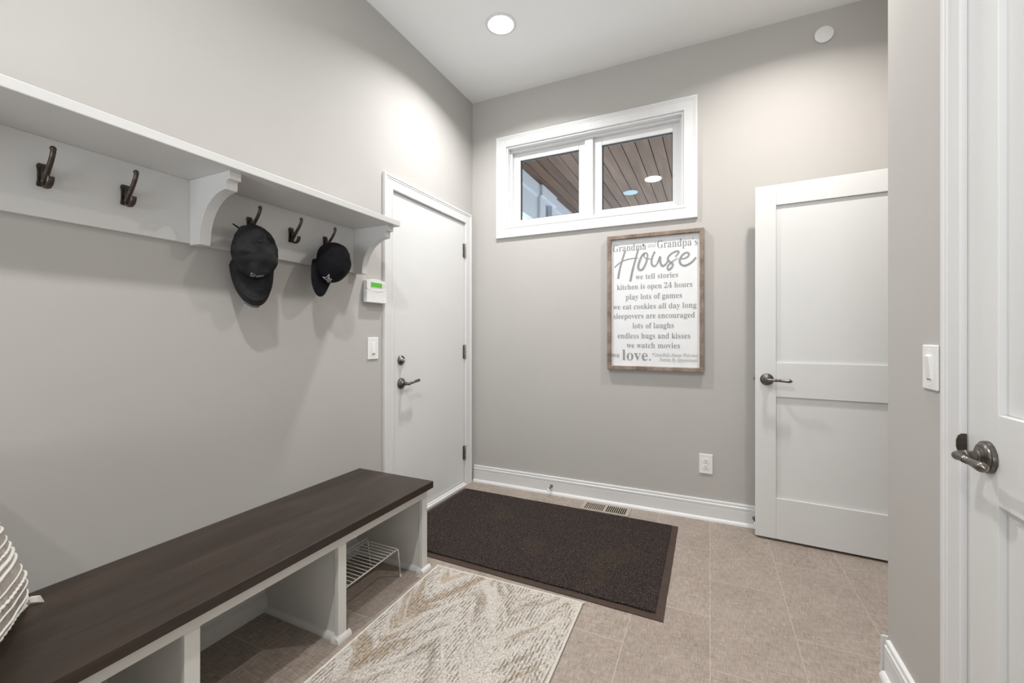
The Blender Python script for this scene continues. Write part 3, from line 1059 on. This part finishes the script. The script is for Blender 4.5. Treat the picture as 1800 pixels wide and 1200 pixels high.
def switch(name, label, c, n, wd, ht, tgt_dimmer):
    """c: centre on the wall, n: outward normal (+-x), width along y"""
    nx = n[0]
    t = thing(name, c, label, 'light switch', 'light switches')
    x, y, z = c

    def bx(m, d0, d1, a, b, e, f):
        xs = sorted((x + nx * d0, x + nx * d1))
        return m.box(xs[0], xs[1], y + a, y + b, z + e, z + f)
    bx(MB(), 0, 0.006, -wd / 2, wd / 2, -ht / 2, ht / 2).build('cover_plate', M['plastic'], t, bevel=0.003)
    fr = bx(MB(), 0.004, 0.0075, -0.0175, 0.0175, -0.0345, 0.0345).build('switch_frame', M['plastic'], t, bevel=0.001)
    m = MB()                                        # tilted rocker
    zz = 0.031
    pr = [(0.0065, -zz), (0.0085, -zz), (0.0140, zz), (0.0065, zz)] if not tgt_dimmer else [(0.0065, -0.027), (0.0125, -0.027), (0.0085, 0.027), (0.0065, 0.027)]
    ww = 0.0145 if not tgt_dimmer else 0.0085
    m.prism([(x + nx * d, y - ww, z + h) for d, h in pr], (0, 2 * ww, 0))
    m.build('rocker', M['plastic'], t, bevel=0.0006)
    bx(MB(), 0.0070, 0.0082, -0.010, 0.010, -0.0338, -0.0322).build('status_light', M['rubber'], t)
    for s in (-1, 1):
        MB().lathe([(0.005, 0.0032), (0.0068, 0.0030), (0.0072, 0.0012)], (x, y, z + s * 0.048), (nx, 0, 0), 12).build('screw', M['plastic'], t, smooth=40)


switch('light_switch', 'white light switch below the alarm keypad on the left wall', (0, -1.124, 1.098), (1, 0, 0), 0.083, 0.125, True)
switch('light_switch', 'white rocker switch on the near right wall stub', (XR, -1.421, 1.083), (-1, 0, 0), 0.088, 0.124, False)

ol = thing('wall_outlet', (1.7195, 0, 0.29), 'white double power outlet low on the end wall', 'outlet')
MB().box(1.680, 1.759, -0.006, 0, 0.290, 0.415).build('cover_plate', M['plastic'], ol, bevel=0.003)
for zc in (0.372, 0.333):
    r_ = MB().prism([(1.7195 + 0.0172 * math.cos(a) * 1.0, -0.0055, zc + max(-0.0135, min(0.0135, 0.0172 * math.sin(a)))) for a in [2 * PI * k / 28 for k in range(28)]], (0, -0.003, 0)).build('socket', M['plastic'], ol, bevel=0.0005)
    s_ = MB()
    s_.box(1.7120, 1.7140, -0.0089, -0.0080, zc + 0.001, zc + 0.010)
    s_.box(1.7250, 1.7270, -0.0089, -0.0080, zc + 0.002, zc + 0.009)
    s_.lathe([(0.0080, 0.0028), (0.0089, 0.0028)], (1.7195, 0, zc - 0.006), (0, -1, 0), 12)
    s_.build('slots', M['dark'], r_)
MB().lathe([(0.0055, 0.0030), (0.0070, 0.0028), (0.0074, 0.001)], (1.7195, 0, 0.3525), (0, -1, 0), 12).build('screw', M['plastic_grey'], ol, smooth=40)

# ------------------------------------------------------------------ framed sign
FX0, FX1, FZ0, FZ1 = 1.097, 1.709, 0.938, 1.856
sg = thing('framed_sign', ((FX0 + FX1) / 2, 0, FZ0), 'white word sign in a weathered brown wood frame', 'sign')
FP = [(0, 0.003), (0, 0.032), (0.003, 0.035), (0.024, 0.035), (0.026, 0.033), (0.026, 0.003)]
fw_ = 0.026
cin = [(FX0 + fw_, 0, FZ0 + fw_), (FX1 - fw_, 0, FZ0 + fw_), (FX1 - fw_, 0, FZ1 - fw_), (FX0 + fw_, 0, FZ1 - fw_)]
MB().casing(cin, [(-1, 0, -1), (1, 0, -1), (1, 0, 1), (-1, 0, 1)], (0, -1, 0), FP, True).build('frame', M['frame'], sg, smooth=20)
BYF = -0.012
MB().box(FX0 + fw_ - 0.004, FX1 - fw_ + 0.004, BYF, -0.003, FZ0 + fw_ - 0.004, FZ1 - fw_ + 0.004).build('board', M['sign_board'], sg)
MB().lathe([(0, 0.0055), (0.003, 0.0055), (0.005, 0.003)], (1.335, BYF, 1.782), (0, -1, 0), 16).build('nail', M['bronze'], sg, smooth=40)


def serif(s):
    out = ''
    for ch in s:
        if 'a' <= ch <= 'z':
            out += chr(0x1D41A + ord(ch) - 97)
        elif 'A' <= ch <= 'Z':
            out += chr(0x1D400 + ord(ch) - 65)
        elif '0' <= ch <= '9':
            out += chr(0x1D7CE + ord(ch) - 48)
        else:
            out += ch
    return out


def italic(s):
    out = ''
    for ch in s:
        if ch == 'h':
            out += '\u210e'
        elif 'a' <= ch <= 'z':
            out += chr(0x1D44E + ord(ch) - 97)
        elif 'A' <= ch <= 'Z':
            out += chr(0x1D434 + ord(ch) - 65)
        else:
            out += ch
    return out


def thin(vs, fs, d):
    """move the outline inwards along x only, so heavy stems become regular weight"""
    cnt = {}
    for f in fs:
        for a, b in zip(f, f[1:] + f[:1]):
            cnt.setdefault((min(a, b), max(a, b)), []).append((a, b))
    nr = [[0.0, 0.0] for _ in vs]
    # orientation of the faces
    for e, l in cnt.items():
        if len(l) == 1:
            a, b = l[0]
            dx, dy = vs[b][0] - vs[a][0], vs[b][1] - vs[a][1]
            L = math.hypot(dx, dy) or 1
            for k in (a, b):                        # interior lies left of a CCW edge -> outward is right
                nr[k][0] += dy / L
                nr[k][1] -= dx / L
    area = 0
    for f in fs:
        for a, b in zip(f, f[1:] + f[:1]):
            area += vs[a][0] * vs[b][1] - vs[b][0] * vs[a][1]
    sgn = 1 if area > 0 else -1
    out = []
    for (x, y), (nx, ny) in zip(vs, nr):
        L = math.hypot(nx, ny) or 1
        out.append((x - sgn * d * nx / L, y))
    return out


def sign_line(txt, x0, x1, zb, xh, style='serif', mt='sign_text'):
    """txt set between x0 and x1 on baseline zb; xh = height of the line's capitals/ascenders in metres"""
    vs, fs = text_flat(serif(txt) if style == 'serif' else italic(txt), 1.0)
    if not vs:
        return
    if style == 'serif':
        vs = thin(vs, fs, 0.007)
    xa, xb = min(v[0] for v in vs), max(v[0] for v in vs)
    hgt = max(v[1] for v in vs)
    sx = (x1 - x0) / (xb - xa)
    sz = xh / hgt
    m = MB()
    y = BYF - 0.0006
    m.add([(x0 + (v[0] - xa) * sx, y, zb + v[1] * sz) for v in vs], fs)
    m.build('lettering', M[mt], sg, solid=0.0006)


sign_line('Grandma', 1.133, 1.354, 1.750, 0.047)
sign_line('and', 1.365, 1.416, 1.762, 0.030, 'italic', 'sign_text_light')
sign_line('Grandpa\u2019s', 1.424, 1.671, 1.752, 0.050)
sign_line('we tell stories', 1.285, 1.554, 1.552, 0.036)
sign_line('kitchen is open 24 hours', 1.160, 1.640, 1.486, 0.037)
sign_line('play lots of games', 1.220, 1.578, 1.417, 0.037)
sign_line('we eat cookies all day long', 1.133, 1.665, 1.351, 0.036)
sign_line('sleepovers are encouraged', 1.137, 1.655, 1.287, 0.036)
sign_line('lots of laughs', 1.265, 1.528, 1.2205, 0.037)
sign_line('endless hugs and kisses', 1.165, 1.628, 1.152, 0.037)
sign_line('we watch movies', 1.225, 1.566, 1.088, 0.036)
sign_line('we', 1.123, 1.177, 1.020, 0.023)
sign_line('love.', 1.195, 1.384, 1.003, 0.071)
sign_line('*Grandkids Always Welcome', 1.393, 1.671, 1.032, 0.024, 'italic', 'sign_text_light')
sign_line('Parents By Appointment', 1.438, 1.671, 1.000, 0.024, 'italic', 'sign_text_light')


def smooth_path(pts, n=6):
    out = []
    P = [Vector((p[0], p[1], 0)) for p in pts]
    P = [P[0]] + P + [P[-1]]
    for i in range(1, len(P) - 2):
        p0, p1, p2, p3 = P[i - 1], P[i], P[i + 1], P[i + 2]
        for k in range(n):
            t = k / n
            out.append(0.5 * ((2 * p1) + (p2 - p0) * t + (2 * p0 - 5 * p1 + 4 * p2 - p3) * t * t + (3 * p1 - p0 - 3 * p2 + p3) * t * t * t))
    out.append(P[-2])
    return out


HOUSE = {
    'h1': ([(1.216, 1.753), (1.197, 1.694), (1.178, 1.624), (1.168, 1.564)], [0.0066, 0.0066, 0.0066, 0.0070]),
    'h2': ([(1.303, 1.757), (1.284, 1.687), (1.265, 1.615), (1.250, 1.542)], [0.0064, 0.0066, 0.0070, 0.0072]),
    'hx': ([(1.144, 1.642), (1.166, 1.663), (1.197, 1.682), (1.235, 1.693), (1.273, 1.697), (1.303, 1.696)], [0.0046, 0.0040, 0.0036, 0.0032, 0.0026, 0.0014]),
    'o': ([(1.386, 1.685), (1.360, 1.686), (1.344, 1.698), (1.340, 1.717), (1.351, 1.728), (1.362, 1.716), (1.360, 1.685), (1.348, 1.648), (1.329, 1.618), (1.310, 1.617), (1.302, 1.636), (1.310, 1.673), (1.327, 1.711), (1.341, 1.726)], [0.0026, 0.003, 0.0034, 0.0044, 0.0046, 0.005, 0.0054, 0.0056, 0.0056, 0.0056, 0.0062, 0.0062, 0.0056, 0.005]),
    'u': ([(1.410, 1.731), (1.396, 1.701), (1.388, 1.668), (1.393, 1.643), (1.408, 1.634), (1.424, 1.650), (1.443, 1.694), (1.444, 1.660), (1.456, 1.634), (1.474, 1.639), (1.492, 1.664)], [0.0066, 0.0062, 0.0062, 0.006, 0.005, 0.004, 0.0062, 0.0062, 0.0056, 0.0046, 0.0042]),
    's': ([(1.537, 1.686), (1.555, 1.707), (1.558, 1.718), (1.544, 1.722), (1.516, 1.711), (1.495, 1.690), (1.492, 1.671), (1.506, 1.655), (1.523, 1.639), (1.515, 1.619), (1.499, 1.605), (1.489, 1.615), (1.495, 1.635), (1.516, 1.655), (1.534, 1.668), (1.555, 1.678)], [0.0046, 0.0052, 0.0054, 0.0054, 0.005, 0.0056, 0.006, 0.006, 0.0054, 0.005, 0.0046, 0.0046, 0.0040, 0.003, 0.0024, 0.0016]),
    'e': ([(1.565, 1.671), (1.593, 1.671), (1.615, 1.684), (1.620, 1.700), (1.606, 1.709), (1.582, 1.696), (1.565, 1.666), (1.569, 1.640), (1.589, 1.626), (1.616, 1.632), (1.640, 1.649), (1.662, 1.674)], [0.0036, 0.0046, 0.0056, 0.0056, 0.005, 0.0058, 0.0062, 0.0060, 0.0052, 0.0052, 0.0050, 0.0044]),
}
m = MB()
for k, (pts, rad) in HOUSE.items():
    P = smooth_path(pts, 6)
    n = len(P)
    vs, fs = [], []
    for i, p in enumerate(P):
        d = (P[min(i + 1, n - 1)] - P[max(i - 1, 0)]).normalized()
        q = Vector((-d.y, d.x, 0))
        j = i / 6
        a = min(int(j), len(rad) - 1)
        b = min(a + 1, len(rad) - 1)
        r = rad[a] + (rad[b] - rad[a]) * (j - a)
        y = BYF - 0.0006 - 0.00004 * i
        for sgn in (1, -1):
            e = p + q * (r * sgn)
            vs.append((e.x, y, e.y))
    fs = [(2 * i, 2 * i + 1, 2 * i + 3, 2 * i + 2) for i in range(n - 1)]
    m.add(vs, fs)
m.build('lettering', M['sign_text'], sg, solid=0.0006)

# ------------------------------------------------------------------ bench
BY0, BY1 = -2.874, -1.223
bn = thing('mudroom_bench', (0.245, (BY0 + BY1) / 2, 0), 'long white cubby bench with dark wood seat along the left wall', 'bench')
MB().box(0.0, 0.490, BY0, BY1, 0.411, 0.445).build('bench_top', M['wood'], bn, bevel=0.003)
MB().box(0.435, 0.456, BY0 + 0.006, BY1 - 0.006, 0.363, 0.411).build('front_rail', M['bench_white'], bn, bevel=0.0015)
MB().box(0.0, 0.018, BY0 + 0.010, BY1 - 0.010, 0.0, 0.411).build('back_panel', M['bench_white'], bn)
m = MB()
m.prism([(0.018 + 0.013 * (1 if z < 0.062 else 0.3), BY0 + 0.03, z) for z in (0, 0.06, 0.068)][0:2] + [(0.021, BY0 + 0.03, 0.070), (0.018, BY0 + 0.03, 0.072), (0.018, BY0 + 0.03, 0)], (0, 1.59, 0))
m.build('base_moulding', M['bench_white'], bn)
QR = [(0, 0)] + [(0.015 * math.cos(math.radians(a)), 0.021 * math.sin(math.radians(a))) for a in (0, 20, 40, 60, 75, 90)]
for yc in (-1.249, -1.771, -2.295, -2.846):
    p_ = MB().box(0.018, 0.4365, yc - 0.0095, yc + 0.0095, 0.0, 0.411).build('divider', M['bench_white'], bn)
    MB().box(0.4360, 0.4555, yc - 0.020, yc + 0.020, 0.0, 0.3635).build('leg', M['bench_white'], bn, bevel=0.0015)
    s_ = MB()
    for sg_ in (-1, 1):
        s_.prism([(0.030, yc + sg_ * (0.0095 + d), z) for d, z in QR], (0.405, 0, 0))
        s_.prism([(0.430, yc + sg_ * (0.0200 + d), z) for d, z in QR], (0.032, 0, 0))
    s_.prism([(0.4555 + d, yc - 0.034, z) for d, z in QR], (0, 0.068, 0))
    s_.build('shoe_moulding', M['bench_white'], p_, smooth=40)

# ------------------------------------------------------------------ wire shoe rack
RX = Matrix.Translation((0.376, -1.358, 0)) @ Matrix.Rotation(math.radians(2.6), 4, 'Z')
rk = thing('wire_shoe_rack', (0.275, -1.53, 0), 'small white wire rack under the door end of the bench', 'shoe rack')
LEN, DEP, RZ = 0.375, 0.195, 0.140
m = MB(RX)
m.tube([(0, 0, RZ), (0, -LEN, RZ)], 0.0032, 8)
m.build('front_rail', M['wire'], rk, smooth=True)
m = MB(RX)
m.tube([(-DEP, 0.012, RZ), (-DEP, -LEN, RZ)], 0.0032, 8)
m.tube([(-DEP, 0.012, RZ + 0.016), (-DEP, -LEN, RZ + 0.016)], 0.0026, 8)
m.build('back_rail', M['wire'], rk, smooth=True)
for i in range(17):
    y = -0.004 - i * 0.0228
    MB(RX).tube([(0.001, y, RZ + 0.004), (-DEP, y + 0.008, RZ + 0.004), (-DEP, y + 0.008, RZ + 0.016)], 0.0018, 6).build('shelf_wire', M['wire'], rk, smooth=True)
for (xx, yy, dx, dy) in ((0, 0, 0.002, 0.020), (-DEP, 0.012, -0.004, 0.030), (0, -LEN, 0.002, -0.016), (-DEP, -LEN, -0.004, -0.016)):
    lg = MB(RX).tube([(xx, yy, RZ), (xx + dx * 0.15, yy + dy * 0.2, RZ - 0.008), (xx + dx, yy + dy, 0.004)], 0.0032, 8).build('leg', M['wire'], rk, smooth=True)
    MB(RX).lathe([(0, 0.0048), (0.012, 0.0046), (0.014, 0.003)], (xx + dx, yy + dy, 0.0), (0, 0, 1), 10).build('foot_cap', M['wire'], lg, smooth=40)

# ------------------------------------------------------------------ floor mats
mt_ = thing('entrance_mat', (0.80, -0.667, 0), 'large dark brown pile mat with rubber border before the doors', 'door mat')
q = [Vector((0.040, -0.190, 0)), Vector((1.567, -0.200, 0)), Vector((1.569, -1.150, 0)), Vector((0.036, -1.128, 0))]


def wavy_quad(q, inset, z0, z1, seed, amp, n=40):
    """quadrilateral slab with slightly irregular edges"""
    c = sum(q, Vector()) / 4
    ring = []
    for i in range(4):
        a, b = q[i], q[(i + 1) % 4]
        for k in range(n):
            p = a + (b - a) * (k / n)
            p = p + (c - p).normalized() * 0.0
            e = (b - a).normalized()
            nin_ = Vector((e.y, -e.x, 0))
            if (c - p).dot(nin_) < 0:
                nin_ = -nin_
            p = p + nin_ * (amp * noise.noise(p * 6 + Vector((seed, 0, 0))) + amp * .5 * noise.noise(p * 40 + Vector((seed, 3, 0))))
            ring.append(p)
    m = MB()
    N = len(ring)
    vs = [(p.x, p.y, z0) for p in ring] + [(p.x, p.y, z1) for p in ring]
    fs = [tuple(range(N))[::-1], tuple(range(N, 2 * N))] + [(i, (i + 1) % N, N + (i + 1) % N, N + i) for i in range(N)]
    return m.add(vs, fs)


def inset_quad(q, d):
    out = []
    for i in range(4):
        p, a, b = q[i], q[i - 1], q[(i + 1) % 4]
        out.append(p + (a - p).normalized() * d + (b - p).normalized() * d)
    return out


wavy_quad(q, 0, 0.0, 0.0035, 1, 0.002).build('rubber_border', M['mat_border'], mt_)
qi = [q[0] + Vector((0.030, -0.014, 0)), q[1] + Vector((-0.036, -0.014, 0)), q[2] + Vector((-0.036, 0.038, 0)), q[3] + Vector((0.030, 0.038, 0))]
wavy_quad(qi, 0, 0.0, 0.0105, 5, 0.003).build('pile', M['pile'], mt_)

RGX = Matrix.Translation((0.865, -1.182, 0)) @ Matrix.Rotation(math.radians(1.3), 4, 'Z')
rg = bpy.data.objects.new('area_rug', None)
rg.location = (0.865, -1.80, 0)
COL.objects.link(rg)
rg['_org'] = (0.865, -1.80, 0)
tag(rg, 'cream patterned rug with tan and grey ribbing beside the bench', 'rug')
RW, RL = 0.372, 1.24
n1, n2 = 40, 66
m = MB(RGX)
vs, fs = [], []
for j in range(n2 + 1):
    for i in range(n1 + 1):
        x, y = -RW + 2 * RW * i / n1, -RL * j / n2
        vs.append((x * 0.992, -0.004 + y * 0.994, 0.0085 + 0.0012 * noise.noise(Vector((x * 30, y * 30, 0)))))
for j in range(n2):
    for i in range(n1):
        fs.append((j * (n1 + 1) + i, j * (n1 + 1) + i + 1, (j + 1) * (n1 + 1) + i + 1, (j + 1) * (n1 + 1) + i))
m.add(vs, fs)
m.build('woven_field', M['rug'], rg, smooth=True)
m = MB(RGX)
path = [(-RW, -0.001), (RW, -0.001), (RW, -RL), (-RW, -RL)]
for a, b in zip(path, path[1:] + path[:1]):
    m.tube([(a[0] + (b[0] - a[0]) * k / 60, a[1] + (b[1] - a[1]) * k / 60, 0.0055 + 0.0006 * math.sin(k * 2.1)) for k in range(61)], 0.0052, 8)
m.build('edge_binding', M['binding'], rg, smooth=True)
for sx_ in (-1, 1):
    MB(RGX).tube([(sx_ * RW, -0.001, 0.005), (sx_ * (RW + 0.006), 0.006, 0.004), (sx_ * (RW + 0.010), 0.010, 0.003)], [0.005, 0.005, 0.003], 8).build('corner_tuft', M['binding'], rg, smooth=True)

# ------------------------------------------------------------------ floor register and door stops
vr = thing('floor_register', (1.105, -0.115, 0), 'tan slotted floor vent between the mat and end wall', 'floor vent')
vx0, vx1, vy0, vy1 = 0.945, 1.265, -0.185, -0.045
MB().box(vx0 + 0.01, vx1 - 0.01, vy0 + 0.01, vy1 - 0.01, 0.0002, 0.0010).build('duct_opening', M['dark'], vr)
m = MB()
z0, z1 = 0.0006, 0.0045
m.box(vx0, 0.968, vy0, vy1, z0, z1); m.box(1.243, vx1, vy0, vy1, z0, z1)
m.box(0.968, 1.243, vy0, -0.168, z0, z1); m.box(0.968, 1.243, -0.062, vy1, z0, z1)
m.box(1.098, 1.112, -0.168, -0.062, z0, z1)
fr = m.build('frame', M['register'], vr, bevel=0.001)
for (xa, xb) in ((0.968, 1.098), (1.112, 1.243)):
    n = 10
    p = (xb - xa) / n
    for k in range(n):
        MB().box(xa + k * p + p * 0.6, xa + (k + 1) * p, -0.168, -0.062, 0.0008, 0.0042).build('slat', M['register'], vr)
MB().box(0.970, 1.096, -0.166, -0.064, 0.0010, 0.0016).build('damper', M['mat_border'], vr)

for (x, lab) in ((0.682, 'small dark door stop on the end wall baseboard behind the mat'), (1.987, 'small dark door stop peeking out beside the open door edge')):
    t = thing('door_stop', (x, -0.0145, 0.06), lab, 'door stop', 'baseboard door stops')
    L_ = 0.070
    MB().lathe([(0, 0.011), (0.004, 0.011), (0.008, 0.007), (0.012, 0.0045), (L_ - 0.014, 0.0045), (L_ - 0.012, 0.009), (L_ - 0.006, 0.009)], (x, -0.0140, 0.060), (0, -1, -0.10), 18).build('rod', M['pewter'], t, smooth=35)
    MB().lathe([(L_ - 0.006, 0.0085), (L_ + 0.004, 0.0085), (L_ + 0.008, 0.006)], (x, -0.0140, 0.060), (0, -1, -0.10), 18).build('rubber_tip', M['plastic'], t, smooth=35)

# ------------------------------------------------------------------ cushion on the bench
pl = thing('throw_pillow', (0.25, -2.62, 0.445), 'oatmeal pillow with white yarn stripes at the near end of the bench', 'pillow')
pa = Vector((0.86, -0.50, 0.0)).normalized()         # along the bottom edge
pb = Vector((-0.10, -0.34, 0.93)).normalized()       # up the pillow
pb = (pb - pa * pb.dot(pa)).normalized()
pn = pa.cross(pb) * -1                               # visible face
if pn.y < 0:
    pn = -pn
P0 = Vector((0.088, -2.500, 0.452))                  # bottom corner by the wall
SZ = 0.44


def pil(u, v, side):
    """u, v in 0..1; side +1 / -1"""
    a, b = 2 * u - 1, 2 * v - 1
    th = 0.075 * (max(0, 1 - abs(a) ** 2.4) * max(0, 1 - abs(b) ** 2.4)) ** 0.5
    pin = 0.035
    uu = u + pin * (1 - 2 * u) * (1 - b * b) * abs(a) ** 3 * 1.0
    vv = v + pin * (1 - 2 * v) * (1 - a * a) * abs(b) ** 3 * 1.0
    wv = 0.004 * noise.noise(Vector((u * 7, v * 7, side)))
    return P0 + pa * (uu * SZ) + pb * (vv * SZ) + pn * (side * (th + (wv if th > 0.01 else 0)))


m = MB()
N = 36
for sd in (1, -1):
    vs = [pil(i / N, j / N, sd) for j in range(N + 1) for i in range(N + 1)]
    m.add(vs, [(j * (N + 1) + i, j * (N + 1) + i + 1, (j + 1) * (N + 1) + i + 1, (j + 1) * (N + 1) + i) for j in range(N) for i in range(N)])
m.build('cushion', M['pillow'], pl, smooth=True)
for (v, rr, bead) in ((0.06, 0.0045, 1), (0.105, 0.0030, 0), (0.175, 0.0022, 0), (0.225, 0.0058, 1), (0.275, 0.0022, 0), (0.345, 0.0042, 0), (0.385, 0.0048, 0), (0.425, 0.0050, 1), (0.47, 0.0022, 0), (0.53, 0.0042, 0), (0.57, 0.0042, 0), (0.63, 0.0050, 1), (0.70, 0.0022, 0), (0.76, 0.0042, 0), (0.82, 0.0050, 1), (0.90, 0.0030, 0)):
    for sd in (1, -1):
        n = 110
        pts = [pil(0.004 + 0.992 * i / n, v, sd) + pn * (sd * 0.001) for i in range(n + 1)]
        rad = [rr * 0.66 * (0.55 if rr < 0.0025 else 1.0) * (0.30 + 0.85 * abs(math.sin(i * 0.62))) if bead else rr * (0.9 + 0.12 * math.sin(i * 1.9)) for i in range(n + 1)]
        MB().tube(pts, rad, 7).build('yarn_stripe', M['cord'], pl, smooth=True)
edge = [pil(i / 40, 0, 1) for i in range(41)] + [pil(1, i / 40, 1) for i in range(41)] + [pil(1 - i / 40, 1, 1) for i in range(41)] + [pil(0, 1 - i / 40, 1) for i in range(41)]
MB().tube(edge, 0.005, 8).build('piping', M['cord'], pl, smooth=True)
tp = P0 + pa * 0.004 + pb * 0.010
tf = MB()
for k in range(9):
    sp_ = (k - 4) / 4
    tf.tube([tp + pn * (0.002 * sp_), tp + Vector((0.006, 0.014, 0.002)) + pb * (0.006 * sp_), tp + Vector((0.010, 0.030, -0.002)) + pb * (0.010 * sp_ - 0.002)], [0.004, 0.0045, 0.0015], 6)
tf.build('corner_tassel', M['cord'], pl, smooth=True)

# ------------------------------------------------------------------ porch outside the window
PZ = 3.117
m = MB()
k0 = -0.243
x = k0
i = 0
edges = [k0] + [-0.141 + 0.133 * k for k in range(0, 24)]
for a, b in zip(edges[:-1], edges[1:]):
    m.box(a + 0.0035, b - 0.0035, 0.15, 4.6, PZ, PZ + 0.018)
tag(m.build('porch_ceiling', M['porch'], bevel=0.002), 'brown board ceiling of the porch seen through the window', 'porch ceiling', kind='structure')
tag(MB().box(k0 - 0.1, edges[-1], 0.15, 4.6, PZ + 0.018, PZ + 0.06).build('porch_roof', M['dark']), 'dark backing above the porch ceiling boards', 'porch roof', kind='structure')
m = MB()
m.box(-0.34, -0.243, 0.15, 4.6, 2.965, PZ + 0.02)          # frieze
m.box(-0.34, -0.262, 0.15, 2.10, 2.635, 2.965)             # panel
m.box(-0.34, -0.253, 0.15, 2.10, 2.950, 2.966)
m.box(-0.34, -0.225, 2.10, 2.30, 1.6, PZ - 0.14)           # post
m.box(-0.34, -0.205, 2.13, 2.70, PZ - 0.145, PZ)
m.box(-0.34, -0.235, 2.575, 2.66, 1.6, PZ - 0.14)
m.box(-0.34, -0.262, 2.66, 4.6, 2.4, 2.965)
tag(m.build('porch_beam', M['siding'], bevel=0.004), 'pale blue grey porch beam and post seen through the left pane', 'porch beam', kind='structure')
tag(MB().box(-0.34, -0.300, 2.29, 2.58, 1.6, PZ - 0.14).build('window_2', M['ext_wall']), 'narrow dark porch opening seen through the left pane', 'window', kind='structure')
for (x, y, lens, lab) in ((1.105, 2.54, 'lens_warm', 'lit warm round light in the porch ceiling'), (0.766, 2.93, 'lens_blue', 'dim pale blue round light in the porch ceiling')):
    t = thing('porch_light', (x, y, PZ), lab, 'porch light', 'porch ceiling lights')
    MB().lathe([(0.0, 0.098), (0.005, 0.096), (0.008, 0.088), (0.008, 0.080)], (x, y, PZ), (0, 0, -1), 40).build('trim_ring', M[lens], t, smooth=40)
    MB().lathe([(0.004, 0.081), (0.0075, 0.078), (0.008, 0.0)], (x, y, PZ), (0, 0, -1), 40).build('lens', M[lens], t, smooth=40)

# ------------------------------------------------------------------ tidy helper properties
for o in list(bpy.data.objects):
    if '_org' in o:
        del o['_org']
